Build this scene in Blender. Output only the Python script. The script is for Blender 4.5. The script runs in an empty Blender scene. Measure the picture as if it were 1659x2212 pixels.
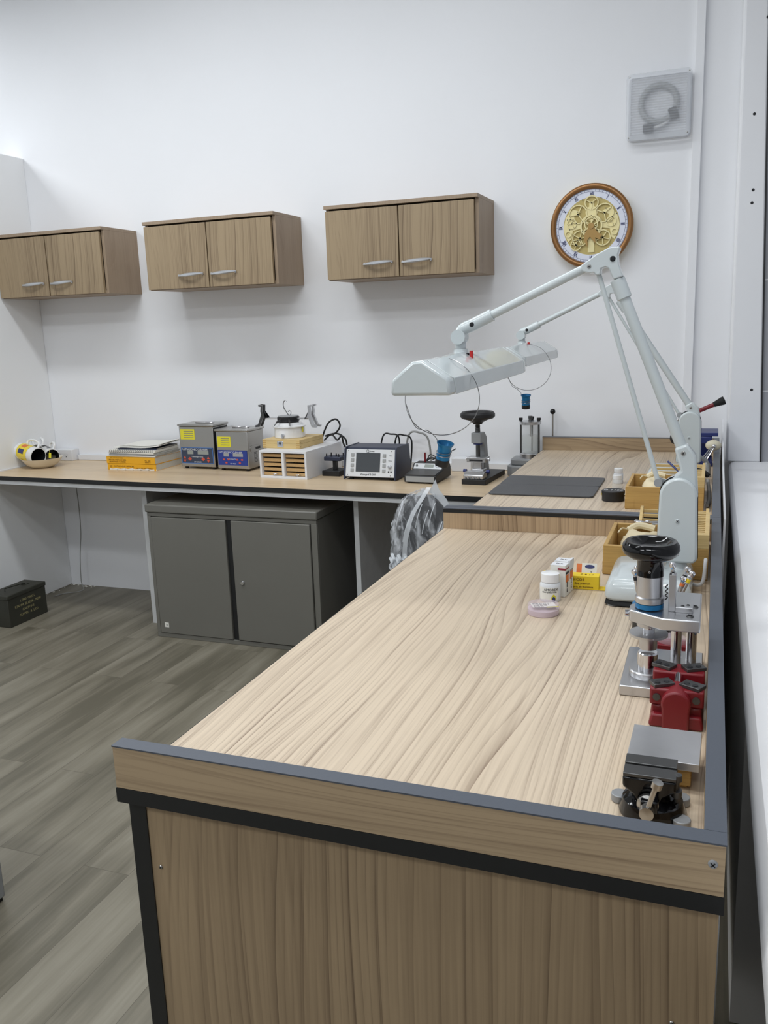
import bpy, bmesh, math, random
from mathutils import Vector, Matrix, Euler
random.seed(7)
SC = bpy.context.scene
COL = SC.collection
PI = math.pi
R = math.radians

# ------------------------------------------------------------------ camera
F_PX = 1882.5
CAMZ = 1.5
def axes(yaw, pitch, roll):
    f = Vector((-math.sin(yaw)*math.cos(pitch), math.cos(yaw)*math.cos(pitch), -math.sin(pitch)))
    r = Vector((math.cos(yaw), math.sin(yaw), 0)); u = r.cross(f)
    return (r*math.cos(roll)+u*math.sin(roll), -r*math.sin(roll)+u*math.cos(roll), f)
AR, AU, AF = axes(R(20.875), R(12.173), R(-2.081))
cam = bpy.data.cameras.new('camera')
cam.sensor_fit = 'HORIZONTAL'; cam.sensor_width = 36
cam.lens = F_PX/1659*36
cam.clip_start = 0.02
camo = bpy.data.objects.new('camera', cam); COL.objects.link(camo)
m = Matrix((AR, AU, -AF)).transposed().to_4x4(); m.translation = Vector((0, 0, CAMZ))
camo.matrix_world = m
SC.camera = camo
def at(px, py, Y):
    """a point of the photograph (1659 x 2212) on the plane y = Y of the room"""
    d = AF + AR*((px-829.5)/F_PX) + AU*((1106-py)/F_PX)
    return Vector((0, 0, CAMZ)) + d*(Y/d.y)
def atz(px, py, Z):
    d = AF + AR*((px-829.5)/F_PX) + AU*((1106-py)/F_PX)
    return Vector((0, 0, CAMZ)) + d*((Z-CAMZ)/d.z)

# ------------------------------------------------------------------ world, lamps, exposure
w = bpy.data.worlds.new('world'); SC.world = w; w.use_nodes = True
w.node_tree.nodes['Background'].inputs[0].default_value = (0.8, 0.88, 1, 1)
w.node_tree.nodes['Background'].inputs[1].default_value = 0.3
def area(name, loc, sx, sy, power, col=(0.93, 0.97, 1.0)):
    l = bpy.data.lights.new(name, 'AREA'); l.shape = 'RECTANGLE'; l.size = sx; l.size_y = sy
    l.energy = power; l.color = col
    o = bpy.data.objects.new(name, l); COL.objects.link(o); o.location = loc
    return o
CEIL = 3.5
FIX = [(-5.0, 3.0, 1.2, .3, 50), (-2.5, 2.6, 1.2, .3, 25), (-1.15, 2.6, 1.2, .3, 15),
       (-2.5, .4, 1.2, .3, 28), (-1.0, .5, 1.2, .3, 8), (-.3, 1.1, 1.2, .3, 21), (-2.4, -2.0, 1.2, .3, 30), (-.45, -1.7, 1.2, .3, 22)]  # unseen nearer panels, several added as fill for wall, sill and bench gap
for i, (x, y, sx, sy, p) in enumerate(FIX):
    area('ceiling_and_fill_light', (x, y, CEIL-.06), sx, sy, p)
SC.view_settings.view_transform = 'Standard'
SC.view_settings.look = 'None'
SC.view_settings.gamma = 1
SC.view_settings.use_curve_mapping = False
SC.view_settings.exposure = 0.05

# ------------------------------------------------------------------ materials
def lin(c):
    return tuple(((v/255)/12.92 if v/255 <= .04045 else ((v/255+.055)/1.055)**2.4) for v in c)
def nodes(name):
    mt = bpy.data.materials.new(name); mt.use_nodes = True
    nt = mt.node_tree; b = nt.nodes['Principled BSDF']
    return mt, nt, b
def N(nt, t, **kw):
    n = nt.nodes.new(t)
    for k, v in kw.items(): setattr(n, k, v)
    return n
def mat(name, col, rough=.5, metal=0, spec=.5, noise=0, nscale=30, trans=0, alpha=1, coat=0, bump=0):
    mt, nt, b = nodes(name)
    c = lin(col)
    b.inputs['Base Color'].default_value = (*c, 1)
    b.inputs['Roughness'].default_value = rough
    b.inputs['Metallic'].default_value = metal
    b.inputs['Specular IOR Level'].default_value = spec
    b.inputs['Transmission Weight'].default_value = trans
    b.inputs['Alpha'].default_value = alpha
    b.inputs['Coat Weight'].default_value = coat
    if noise or bump:
        tc = N(nt, 'ShaderNodeTexCoord'); nz = N(nt, 'ShaderNodeTexNoise')
        nz.inputs['Scale'].default_value = nscale; nz.inputs['Detail'].default_value = 5
        nt.links.new(tc.outputs['Object'], nz.inputs['Vector'])
        if noise:
            rp = N(nt, 'ShaderNodeMix', data_type='RGBA')
            rp.inputs[6].default_value = (*[v*(1-noise) for v in c], 1)
            rp.inputs[7].default_value = (*[min(1, v*(1+noise)) for v in c], 1)
            nt.links.new(nz.outputs['Fac'], rp.inputs[0]); nt.links.new(rp.outputs[2], b.inputs['Base Color'])
        if bump:
            bp = N(nt, 'ShaderNodeBump'); bp.inputs['Strength'].default_value = bump; bp.inputs['Distance'].default_value = .002
            nt.links.new(nz.outputs['Fac'], bp.inputs['Height']); nt.links.new(bp.outputs['Normal'], b.inputs['Normal'])
    return mt
def wood(name, base, dark, axis='y', k=1.0, rough=.45, lines=.55, off=0.0, streak=.35):
    """straight and cathedral grain: contour lines of a noise stretched along the board"""
    mt, nt, b = nodes(name); L = nt.links.new
    tc = N(nt, 'ShaderNodeTexCoord')
    def stretched(cross, along):
        mp = N(nt, 'ShaderNodeMapping')
        s = {'x': (along, cross, cross), 'y': (cross, along, cross), 'z': (cross, cross, along)}[axis]
        mp.inputs['Scale'].default_value = s; mp.inputs['Location'].default_value = (off, off*.7, off*1.3)
        L(tc.outputs['Object'], mp.inputs['Vector']); return mp
    def noise(cross, along, detail, dist=0):
        nz = N(nt, 'ShaderNodeTexNoise'); nz.inputs['Scale'].default_value = 1; nz.inputs['Detail'].default_value = detail
        nz.inputs['Distortion'].default_value = dist
        L(stretched(cross, along).outputs[0], nz.inputs['Vector']); return nz.outputs['Fac']
    def mth(op, a, v2):
        n = N(nt, 'ShaderNodeMath', operation=op); L(a, n.inputs[0])
        if isinstance(v2, (int, float)): n.inputs[1].default_value = v2
        else: L(v2, n.inputs[1])
        return n.outputs[0]
    sp = N(nt, 'ShaderNodeSeparateXYZ'); L(tc.outputs['Object'], sp.inputs[0])
    c1, c2 = {'x': ('Y', 'Z'), 'y': ('X', 'Z'), 'z': ('X', 'Y')}[axis]
    cross = mth('MULTIPLY', mth('ADD', sp.outputs[c1], sp.outputs[c2]), 26*k)
    rings = mth('ADD', mth('MULTIPLY', noise(3.2*k, .5*k, 2.0, .1), 8.5), cross)
    fr = mth('FRACT', rings, 0)
    pw = mth('POWER', fr, 7)
    broken = mth('MULTIPLY', pw, mth('POWER', noise(7*k, .9*k, 3), 1.6))
    fine = mth('MULTIPLY', mth('POWER', mth('FRACT', mth('MULTIPLY', rings, 3.3), 0), 5), mth('POWER', noise(14*k, 1.3*k, 3), 2.2))
    fib = noise(190*k, 4*k, 3)
    strk = noise(11*k, .45*k, 4)
    fr2 = mth('MULTIPLY', mth('SUBTRACT', fib, .5), .8)
    f1 = mth('MULTIPLY', mth('ADD', broken, fine), lines*2.6)
    f2 = mth('MULTIPLY', mth('SUBTRACT', strk, .42), streak*2.4)
    tot = mth('ADD', mth('ADD', f1, f2), fr2)
    mx = N(nt, 'ShaderNodeMix', data_type='RGBA', clamp_factor=True)
    mx.inputs[6].default_value = (*lin(base), 1); mx.inputs[7].default_value = (*lin(dark), 1)
    L(tot, mx.inputs[0]); L(mx.outputs[2], b.inputs['Base Color'])
    b.inputs['Roughness'].default_value = rough
    bp = N(nt, 'ShaderNodeBump'); bp.inputs['Strength'].default_value = .15; bp.inputs['Distance'].default_value = .0008; bp.invert = True
    L(tot, bp.inputs['Height']); L(bp.outputs['Normal'], b.inputs['Normal'])
    return mt
def floor_mat():
    mt, nt, b = nodes('vinyl_plank'); L = nt.links.new
    tc = N(nt, 'ShaderNodeTexCoord'); sp = N(nt, 'ShaderNodeSeparateXYZ'); cb = N(nt, 'ShaderNodeCombineXYZ')
    L(tc.outputs['Object'], sp.inputs[0]); L(sp.outputs['Y'], cb.inputs['X']); L(sp.outputs['X'], cb.inputs['Y'])
    mp = N(nt, 'ShaderNodeMapping'); mp.inputs['Location'].default_value = (.17, .105, 0); L(cb.outputs[0], mp.inputs['Vector'])
    br = N(nt, 'ShaderNodeTexBrick'); br.offset = .37; br.inputs['Scale'].default_value = 1
    br.inputs['Brick Width'].default_value = 1.2; br.inputs['Row Height'].default_value = .1545
    br.inputs['Mortar Size'].default_value = .0008; br.inputs['Mortar Smooth'].default_value = .3
    br.inputs['Color1'].default_value = (0, 0, 0, 1); br.inputs['Color2'].default_value = (1, 1, 1, 1)
    br.inputs['Mortar'].default_value = (.5, .5, .5, 1)
    L(mp.outputs[0], br.inputs['Vector'])
    def noise(sx, sy, det, src):
        q = N(nt, 'ShaderNodeMapping'); q.inputs['Scale'].default_value = (sx, sy, 1); L(src, q.inputs['Vector'])
        nz = N(nt, 'ShaderNodeTexNoise'); nz.inputs['Scale'].default_value = 1; nz.inputs['Detail'].default_value = det
        L(q.outputs[0], nz.inputs['Vector']); return nz.outputs['Fac']
    # shift the grain from plank to plank
    ad = N(nt, 'ShaderNodeVectorMath', operation='ADD'); sc = N(nt, 'ShaderNodeVectorMath', operation='SCALE'); sc.inputs[3].default_value = 3
    L(br.outputs['Color'], sc.inputs[0]); L(tc.outputs['Object'], ad.inputs[0]); L(sc.outputs[0], ad.inputs[1])
    a = noise(9, 1.1, 5, ad.outputs[0]); f = noise(120, 5, 4, ad.outputs[0]); g = noise(24, 2.2, 4, ad.outputs[0])
    rp = N(nt, 'ShaderNodeValToRGB'); e = rp.color_ramp.elements
    e[0].position = .34; e[0].color = (*lin((100, 95, 81)), 1); e[1].position = .7; e[1].color = (*lin((142, 136, 121)), 1)
    n1 = e.new(.5); n1.color = (*lin((122, 116, 101)), 1)
    s1 = N(nt, 'ShaderNodeMath', operation='MULTIPLY_ADD'); L(f, s1.inputs[0]); s1.inputs[1].default_value = .22; L(a, s1.inputs[2])
    s2 = N(nt, 'ShaderNodeMath', operation='MULTIPLY_ADD'); L(g, s2.inputs[0]); s2.inputs[1].default_value = .34; L(s1.outputs[0], s2.inputs[2])
    s3 = N(nt, 'ShaderNodeMath', operation='SUBTRACT'); L(s2.outputs[0], s3.inputs[0]); s3.inputs[1].default_value = .29
    L(s3.outputs[0], rp.inputs[0])
    mx = N(nt, 'ShaderNodeMix', data_type='RGBA'); L(br.outputs['Fac'], mx.inputs[0]); L(rp.outputs[0], mx.inputs[6])
    mx.inputs[7].default_value = (*lin((84, 77, 66)), 1)
    L(mx.outputs[2], b.inputs['Base Color']); b.inputs['Roughness'].default_value = .42
    return mt
M = {}
M['wall'] = mat('painted_wall', (238, 239, 242), .7, noise=.025, nscale=2.2, bump=.08)
M['partition'] = mat('painted_partition', (240, 241, 242), .7, noise=.02, nscale=2, bump=.08)
M['sill'] = mat('painted_sill', (250, 250, 252), .5, noise=.03, nscale=6, bump=.15)
M['lowwall'] = mat('painted_low_wall', (226, 224, 220), .7, noise=.05, nscale=4)
M['setback'] = mat('dark_setback', (34, 30, 27), .8)
M['ceil'] = mat('ceiling_white', (228, 230, 232), .8)
M['floor'] = floor_mat()
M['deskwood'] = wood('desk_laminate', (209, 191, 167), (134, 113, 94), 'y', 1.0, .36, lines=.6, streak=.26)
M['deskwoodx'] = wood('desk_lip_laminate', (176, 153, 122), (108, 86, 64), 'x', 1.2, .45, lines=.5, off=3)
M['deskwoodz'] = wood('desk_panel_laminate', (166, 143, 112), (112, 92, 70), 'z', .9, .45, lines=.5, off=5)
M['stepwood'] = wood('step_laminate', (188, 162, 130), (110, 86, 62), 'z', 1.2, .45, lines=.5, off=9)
M['counterwood'] = wood('counter_laminate', (216, 193, 160), (158, 132, 102), 'x', 1.3, .35, lines=.4, off=2)
M['cabwood'] = wood('cabinet_laminate', (158, 138, 109), (98, 78, 57), 'z', 1.0, .5, lines=.5, off=1)
M['cabside'] = wood('cabinet_side_laminate', (158, 138, 116), (122, 102, 82), 'z', 1.5, .5, lines=.25, off=6)
M['greyband'] = mat('grey_edge_band', (78, 83, 92), .42, noise=.08, nscale=300)
M['blackband'] = mat('black_edge_band', (20, 21, 22), .5)
M['white'] = mat('white_melamine', (226, 227, 230), .45)
M['offwhite'] = mat('white_board_edge', (205, 206, 206), .6, noise=.1, nscale=20)
M['locker'] = mat('grey_enamel', (112, 110, 103), .42, noise=.05, nscale=5)
M['chrome'] = mat('chrome', (215, 215, 218), .12, 1)
M['alu'] = mat('brushed_aluminium', (196, 196, 198), .32, 1)
M['steel'] = mat('stainless_steel', (176, 174, 170), .3, 1)
M['plate'] = mat('polished_block_steel', (206, 206, 208), .3, .85, noise=.12, nscale=22)
M['darksteel'] = mat('dark_steel', (92, 92, 92), .38, .8)
M['satin'] = mat('satin_handle', (200, 202, 206), .35, .8)
M['black'] = mat('black_plastic', (24, 24, 26), .5)
M['blackgloss'] = mat('black_gloss', (8, 8, 10), .06, spec=.4)
M['rubber'] = mat('black_rubber', (18, 18, 18), .75)
M['lamp'] = mat('lamp_enamel', (196, 203, 204), .2, coat=.35)
M['lampdark'] = mat('screw_black', (40, 42, 44), .4, .6)
M['red'] = mat('red_plastic', (196, 40, 36), .4)
M['dred'] = mat('red_enamel', (118, 18, 28), .42, noise=.06, nscale=60)
M['blue'] = mat('blue_anodised', (30, 118, 172), .3, .35)
M['dblue'] = mat('dark_blue_plastic', (34, 46, 106), .4)
M['navy'] = mat('navy_case', (40, 46, 66), .45)
M['pad'] = mat('desk_pad_vinyl', (70, 71, 74), .48, noise=.06, nscale=200, bump=.2)
M['pine'] = wood('beech_wood', (196, 158, 92), (140, 104, 52), 'x', 3, .5, lines=.3, off=4)
M['pinelight'] = wood('pale_box_wood', (214, 186, 128), (168, 134, 78), 'x', 2.5, .5, lines=.3, off=8)
M['drawer'] = mat('chipboard_drawer', (190, 154, 104), .6, noise=.25, nscale=400)
M['yellow'] = mat('yellow_card', (236, 204, 40), .55)
M['bookyellow'] = mat('yellow_book_cover', (232, 170, 26), .5)
M['paper'] = mat('paper_white', (232, 230, 222), .8)
M['pages'] = mat('book_page_edges', (205, 202, 192), .85, noise=.12, nscale=120)
M['orange'] = mat('orange_print', (224, 120, 62), .6)
M['ink'] = mat('black_ink', (30, 30, 34), .7)
M['inkblue'] = mat('blue_ink', (52, 58, 110), .6)
M['inkgrey'] = mat('grey_ink', (120, 122, 126), .7)
M['brownink'] = mat('brown_ink', (110, 76, 20), .7)
M['olive'] = mat('olive_drab', (50, 50, 42), .55, noise=.3, nscale=14)
M['stencil'] = mat('faded_yellow_stencil', (158, 150, 106), .7)
M['lcd'] = mat('lcd_grey', (150, 156, 150), .3)
M['screen'] = mat('dark_screen', (66, 70, 74), .25)
M['panelface'] = mat('light_panel', (218, 220, 222), .45)
M['btn'] = mat('grey_button', (158, 160, 160), .5)
M['cpanelblue'] = mat('blue_panel', (36, 58, 140), .4)
M['cpaneldark'] = mat('dark_panel', (54, 64, 84), .4)
M['cpanelrim'] = mat('panel_rim_blue', (70, 120, 190), .4)
M['buttonred'] = mat('red_button', (206, 84, 60), .5)
M['sticky'] = mat('yellow_sticker', (224, 214, 52), .6)
M['bronze'] = mat('bronze_frame', (150, 108, 66), .34, .6)
M['cream'] = mat('cream_plastic', (236, 222, 164), .5)
M['cream2'] = mat('cream_gears', (240, 228, 172), .45)
M['creamdark'] = mat('cream_backplate', (194, 176, 112), .55)
M['gearbrown'] = mat('brown_hands', (176, 140, 78), .45)
M['dial'] = mat('dial_white', (226, 230, 244), .5)
M['bowl'] = mat('cream_ceramic', (226, 214, 190), .3, coat=.3)
M['ceramic'] = mat('white_ceramic', (236, 236, 236), .15, coat=.5)
M['mugyellow'] = mat('yellow_glaze', (240, 214, 40), .2, coat=.4)
M['mugblack'] = mat('black_glaze', (30, 32, 34), .25)
M['mugred'] = mat('dark_red_print', (150, 36, 56), .4)
M['pink'] = mat('lilac_plastic', (214, 196, 204), .35)
M['cloth'] = mat('cream_cotton', (226, 212, 178), .9, noise=.08, nscale=40, bump=.3)
M['grey'] = mat('grey_plastic', (150, 152, 154), .45)
M['greycast'] = mat('grey_cast_metal', (150, 152, 154), .45, .3)
M['wire'] = mat('spring_wire', (150, 150, 152), .25, 1)
M['cable'] = mat('black_cable', (22, 22, 24), .5)
M['wcable'] = mat('white_cable', (214, 214, 214), .5)
M['gcable'] = mat('grey_cable', (150, 150, 148), .6)
M['beige'] = mat('beige_plastic', (216, 208, 184), .45)
M['glassgrey'] = mat('window_film', (172, 174, 180), .25, noise=.06, nscale=8)
M['winframe'] = mat('window_seal', (30, 30, 32), .5)
def glassy(name, col, fac, rough=.1):
    mt, nt, b = nodes(name); L = nt.links.new
    b.inputs['Base Color'].default_value = (*lin(col), 1); b.inputs['Roughness'].default_value = rough
    tr = N(nt, 'ShaderNodeBsdfTransparent'); mx = N(nt, 'ShaderNodeMixShader'); mx.inputs[0].default_value = fac
    L(tr.outputs[0], mx.inputs[1]); L(b.outputs[0], mx.inputs[2])
    L(mx.outputs[0], nt.nodes['Material Output'].inputs['Surface'])
    return mt
M['clear'] = glassy('clear_acrylic', (236, 240, 242), .22, .05)
M['ribbed'] = glassy('ribbed_clear_plastic', (228, 232, 238), .34, .25)
def film(name):
    mt = glassy(name, (232, 235, 240), .2, .14); nt = mt.node_tree; L = nt.links.new
    tc = N(nt, 'ShaderNodeTexCoord'); mp = N(nt, 'ShaderNodeMapping'); mp.inputs['Scale'].default_value = (26, 26, 9); mp.inputs['Rotation'].default_value = (0, .35, 0)
    nz = N(nt, 'ShaderNodeTexNoise'); nz.inputs['Scale'].default_value = 1; nz.inputs['Detail'].default_value = 5; nz.inputs['Distortion'].default_value = 1.5
    rp = N(nt, 'ShaderNodeMapRange'); rp.inputs[1].default_value = .46; rp.inputs[2].default_value = .72; rp.inputs[3].default_value = .12; rp.inputs[4].default_value = .8
    L(tc.outputs['Object'], mp.inputs[0]); L(mp.outputs[0], nz.inputs['Vector']); L(nz.outputs['Fac'], rp.inputs[0])
    mx = [n for n in nt.nodes if n.type == 'MIX_SHADER'][0]; L(rp.outputs[0], mx.inputs[0])
    bp = N(nt, 'ShaderNodeBump'); bp.inputs['Strength'].default_value = .9; bp.inputs['Distance'].default_value = .012
    L(nz.outputs['Fac'], bp.inputs['Height']); L(bp.outputs['Normal'], nt.nodes['Principled BSDF'].inputs['Normal'])
    return mt
M['bagfilm'] = film('clear_plastic_bag')
M['bagtape'] = glassy('folded_bag_film', (236, 240, 244), .6, .2)
M['pinkclear'] = glassy('lilac_clear_plastic', (222, 206, 214), .3, .15)
M['water'] = glassy('still_water', (214, 220, 214), .3, .05)

# ------------------------------------------------------------------ mesh helpers
def catmull(pts, n=8, closed=False):
    pts = [Vector(p) for p in pts]; out = []; k = len(pts)
    for i in range(k if closed else k-1):
        if closed: p0, p1, p2, p3 = pts[(i-1) % k], pts[i], pts[(i+1) % k], pts[(i+2) % k]
        else: p0, p1, p2, p3 = pts[max(i-1, 0)], pts[i], pts[i+1], pts[min(i+2, k-1)]
        for j in range(n):
            t = j/n
            out.append(.5*((2*p1)+(p2-p0)*t+(2*p0-5*p1+4*p2-p3)*t*t+(3*p1-p0-3*p2+p3)*t**3))
    if not closed: out.append(pts[-1])
    return out
class MB:
    def __init__(s): s.bm = bmesh.new(); s.mi = 0
    def m(s, i): s.mi = i; return s
    def face(s, vs):
        try: f = s.bm.faces.new(vs); f.material_index = s.mi; return f
        except ValueError: return None
    def box(s, x0, x1, y0, y1, z0, z1, T=None):
        c = [Vector((x, y, z)) for z in (z0, z1) for y in (y0, y1) for x in (x0, x1)]
        if T: c = [T @ p for p in c]
        v = [s.bm.verts.new(p) for p in c]
        for q in ((0, 2, 3, 1), (4, 5, 7, 6), (0, 1, 5, 4), (2, 6, 7, 3), (0, 4, 6, 2), (1, 3, 7, 5)): s.face([v[i] for i in q])
        return s
    def prism(s, pts, axis, a, b, T=None):
        def mk(p, d):
            q = {'y': Vector((p[0], d, p[1])), 'z': Vector((p[0], p[1], d)), 'x': Vector((d, p[0], p[1]))}[axis]
            return T @ q if T else q
        A = [s.bm.verts.new(mk(p, a)) for p in pts]; B = [s.bm.verts.new(mk(p, b)) for p in pts]
        s.face(A); s.face(B[::-1]); k = len(pts)
        for i in range(k): s.face([A[i], B[i], B[(i+1) % k], A[(i+1) % k]])
        return s
    def rings(s, rings, closed_ring=True, caps=True, loop=False):
        vs = [[s.bm.verts.new(p) for p in r] for r in rings]; k = len(vs[0])
        rng = range(len(vs)) if loop else range(len(vs)-1)
        for i in rng:
            a, b = vs[i], vs[(i+1) % len(vs)]
            for j in range(k if closed_ring else k-1): s.face([a[j], a[(j+1) % k], b[(j+1) % k], b[j]])
        if caps and not loop: s.face(vs[0][::-1]); s.face(vs[-1])
        return s
    def cyl(s, p0, p1, r0, r1=None, seg=24, caps=True):
        p0, p1 = Vector(p0), Vector(p1); r1 = r0 if r1 is None else r1
        d = (p1-p0).normalized(); u = d.orthogonal().normalized(); w = d.cross(u)
        ring = lambda p, r: [p+(u*math.cos(t)+w*math.sin(t))*r for t in [2*PI*i/seg for i in range(seg)]]
        return s.rings([ring(p0, r0), ring(p1, r1)], caps=caps)
    def lathe(s, prof, c=(0, 0, 0), d=(0, 0, 1), seg=32, T=None, caps=True, sx=1):
        c = Vector(c); d = Vector(d).normalized()
        u = Vector((1, 0, 0)) if abs(d.z) > .99 else d.orthogonal().normalized(); w = d.cross(u)
        rs = []
        for r, z in prof:
            ring = [c+d*z+(u*math.cos(t)*sx+w*math.sin(t))*max(r, 1e-5) for t in [2*PI*i/seg for i in range(seg)]]
            rs.append([T @ p for p in ring] if T else ring)
        return s.rings(rs, caps=caps)
    def tube(s, pts, r, seg=10, n=8, closed=False, smooth=True, r1=None):
        P = catmull(pts, n, closed) if smooth else [Vector(p) for p in pts]
        k = len(P); up = None; rs = []
        for i, p in enumerate(P):
            t = (P[(i+1) % k]-P[i-1]) if closed else (P[min(i+1, k-1)]-P[max(i-1, 0)])
            t.normalize()
            if up is None: up = t.orthogonal().normalized()
            up = (up-t*up.dot(t)); up = up.normalized() if up.length > 1e-6 else t.orthogonal().normalized()
            w = t.cross(up); rr = r if r1 is None else r+(r1-r)*i/(k-1)
            rs.append([p+(up*math.cos(a)+w*math.sin(a))*rr for a in [2*PI*j/seg for j in range(seg)]])
        return s.rings(rs, loop=closed)
    def torus(s, c, R_, r, d=(0, 0, 1), seg=48, ms=12):
        c = Vector(c); d = Vector(d).normalized(); u = d.orthogonal().normalized(); w = d.cross(u); rs = []
        for i in range(seg):
            a = 2*PI*i/seg; e = u*math.cos(a)+w*math.sin(a)
            rs.append([c+e*(R_+r*math.cos(b))+d*(r*math.sin(b)) for b in [2*PI*j/ms for j in range(ms)]])
        return s.rings(rs, loop=True)
    def sph(s, c, r, sc=(1, 1, 1), seg=20):
        c = Vector(c); k = seg//2
        rs = [[c+Vector((math.sin(PI*i/k)*math.cos(t)*sc[0], math.sin(PI*i/k)*math.sin(t)*sc[1], -math.cos(PI*i/k)*sc[2]))*r
               for t in [2*PI*j/seg for j in range(seg)]] for i in range(1, k)]
        return s.rings(rs)
    def tri_text(s): return s
    def move(s, T):
        bmesh.ops.transform(s.bm, matrix=T, verts=s.bm.verts); return s
def obj(name, mb, mats, parent=None, bev=0, smooth=35, sub=0):
    me = bpy.data.meshes.new(name)
    bmesh.ops.recalc_face_normals(mb.bm, faces=mb.bm.faces)
    mb.bm.to_mesh(me); mb.bm.free()
    for x in (mats if isinstance(mats, (list, tuple)) else [mats]): me.materials.append(M[x] if isinstance(x, str) else x)
    o = bpy.data.objects.new(name, me); COL.objects.link(o)
    if smooth:
        me.shade_smooth(); me.set_sharp_from_angle(angle=R(smooth))
    if bev:
        b = o.modifiers.new('bevel', 'BEVEL'); b.width = bev; b.segments = 2; b.limit_method = 'ANGLE'; b.angle_limit = R(40)
    if sub:
        q = o.modifiers.new('subdivision', 'SUBSURF'); q.levels = sub; q.render_levels = sub
    if parent: o.parent = parent
    return o
def tag(o, label, cat, group=None):
    o['label'] = label; o['category'] = cat
    if group: o['group'] = group
    return o
def thing(name, label, cat, loc=(0, 0, 0), rotz=0, group=None):
    o = bpy.data.objects.new(name, None); COL.objects.link(o); o.empty_display_size = .05
    o.location = loc; o.rotation_euler = (0, 0, rotz)
    return tag(o, label, cat, group)
def struct(name, mb, mats, bev=0, parent=None):
    o = obj(name, mb, mats, parent, bev)
    if not parent: o['kind'] = 'structure'
    return o
ROT = {'front': (PI/2, 0, 0), 'top': (0, 0, 0), 'right': (PI/2, 0, PI/2), 'left': (PI/2, 0, -PI/2)}
def text_mb(mb, s, size, loc, face='front', rz=0, align='CENTER', T=None, ext=.0003, xs=1, rot=None):
    """lettering as real raised mesh, added to mb"""
    cu = bpy.data.curves.new('t', 'FONT'); cu.body = s; cu.size = size; cu.align_x = align; cu.align_y = 'CENTER'
    cu.extrude = ext; cu.resolution_u = 2
    o = bpy.data.objects.new('t', cu); COL.objects.link(o)
    me = bpy.data.meshes.new_from_object(o)
    X = Matrix.Translation(Vector(loc)) @ (Euler(rot or ROT[face]).to_matrix().to_4x4()) @ Matrix.Rotation(rz, 4, 'Z') @ Matrix.Diagonal((xs, 1, 1, 1))
    if T: X = T @ X
    me.transform(X); n0 = len(mb.bm.faces)
    mb.bm.from_mesh(me); mb.bm.faces.ensure_lookup_table()
    for f in mb.bm.faces[n0:]: f.material_index = mb.mi
    bpy.data.objects.remove(o); bpy.data.meshes.remove(me); bpy.data.curves.remove(cu)
    return mb
def copy_tree(o, parent=None):
    c = o.copy(); COL.objects.link(c)
    if parent: c.parent = parent
    for ch in list(o.children): copy_tree(ch, c)
    return c
def screw(parent, c, r, n=(0, -1, 0), m='steel', name='screw'):
    c = Vector(c); n = Vector(n); mb = MB()
    mb.lathe([(r*.2, 0), (r, 0), (r*.8, r*.35), (r*.1, r*.45)], c, n, 14)
    u = n.orthogonal().normalized(); w = n.cross(u); e = c+n*r*.46
    mb.m(1)
    for a, b in ((u, w), (w, u)):
        mb.rings([[e-a*r*.6-b*r*.12, e+a*r*.6-b*r*.12, e+a*r*.6+b*r*.12, e-a*r*.6+b*r*.12],
                  [e-a*r*.6-b*r*.12+n*r*.06, e+a*r*.6-b*r*.12+n*r*.06, e+a*r*.6+b*r*.12+n*r*.06, e-a*r*.6+b*r*.12+n*r*.06]])
    return obj(name, mb, [m, 'ink'], parent)

# ================================================================== SETTING
YB = 4.152
struct('floor', MB().box(-7, 1.6, -4, YB, -.05, 0), 'floor')
struct('ceiling', MB().box(-7, 1.6, -4, YB, CEIL, CEIL+.1), 'ceil')
struct('wall_back', MB().box(-7.1, 1.6, YB, YB+.15, 0, CEIL), 'wall')
struct('wall_front', MB().box(-7.1, 1.6, -4.15, -4, 0, CEIL), 'wall')
struct('wall_far_left', MB().box(-7.15, -7, -4, YB, 0, CEIL), 'wall')
struct('wall_left', MB().box(-3.8, -3.66, -2.5, YB, 0, 2.472), 'partition', .004)
# low wall under the window: plaster face, then a dark-coloured face set back nearer the camera, sill slab with a rounded lip on top
mb = MB()
mb.box(.088, .6, 1.75, YB, 0, .80)
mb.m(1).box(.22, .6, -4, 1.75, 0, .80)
mb.m(0).box(.6, 1.6, -4, YB, 0, .8)
struct('wall_right', mb, ['lowwall', 'setback'])
mb = MB()
lip = [(.074, .815), (.0775, .842), (.086, .855), (.1, .86), (.9, .86), (.9, .80), (.088, .80), (.078, .803)]
mb.prism(lip, 'y', -4, 4.06)
struct('trim_sill', mb, 'sill')
mb = MB().prism([(.068, .86), (.202, .86), (.146, 2.5), (.112, CEIL), (.05, CEIL)], 'y', 4.045, YB)
mb.prism([(.062, .86), (.082, .86), (.062, CEIL), (.042, CEIL)], 'y', 4.06, YB)
struct('wall_right_column', mb, 'wall', .006)
mb = MB()
for z, x in ((2.27, .108), (1.98, .118), (1.93, .116), (1.17, .152), (2.62, .14)):
    mb.cyl((x, 4.0445, z), (x, 4.05, z), .006, seg=10)
struct('trim_screw_holes', mb, 'ink')
# window: film-covered panes in a black seal, standing at the outer edge of the sill
mb = MB().box(.27, .28, -4, 4.06, .86, CEIL); mb.box(.1, .27, 4.06, 4.07, .86, CEIL)
wn = struct('window_1', mb, 'glassgrey')
mb = MB().prism([(.2, .86), (.206, .86), (.152, 2.5), (.118, CEIL), (.112, CEIL), (.145, 2.5)], 'y', 4.046, 4.059)
struct('window_frame', mb, 'winframe', parent=wn)
mb = MB()
for z in (1.16, 1.62, 2.3): mb.box(.15, .27, 4.057, 4.06, z, z+.006)
struct('window_seam', mb, 'white', parent=wn)
struct('wall_right_outer', MB().box(.9, 1.6, -4, YB, .86, CEIL), 'wall')
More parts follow.
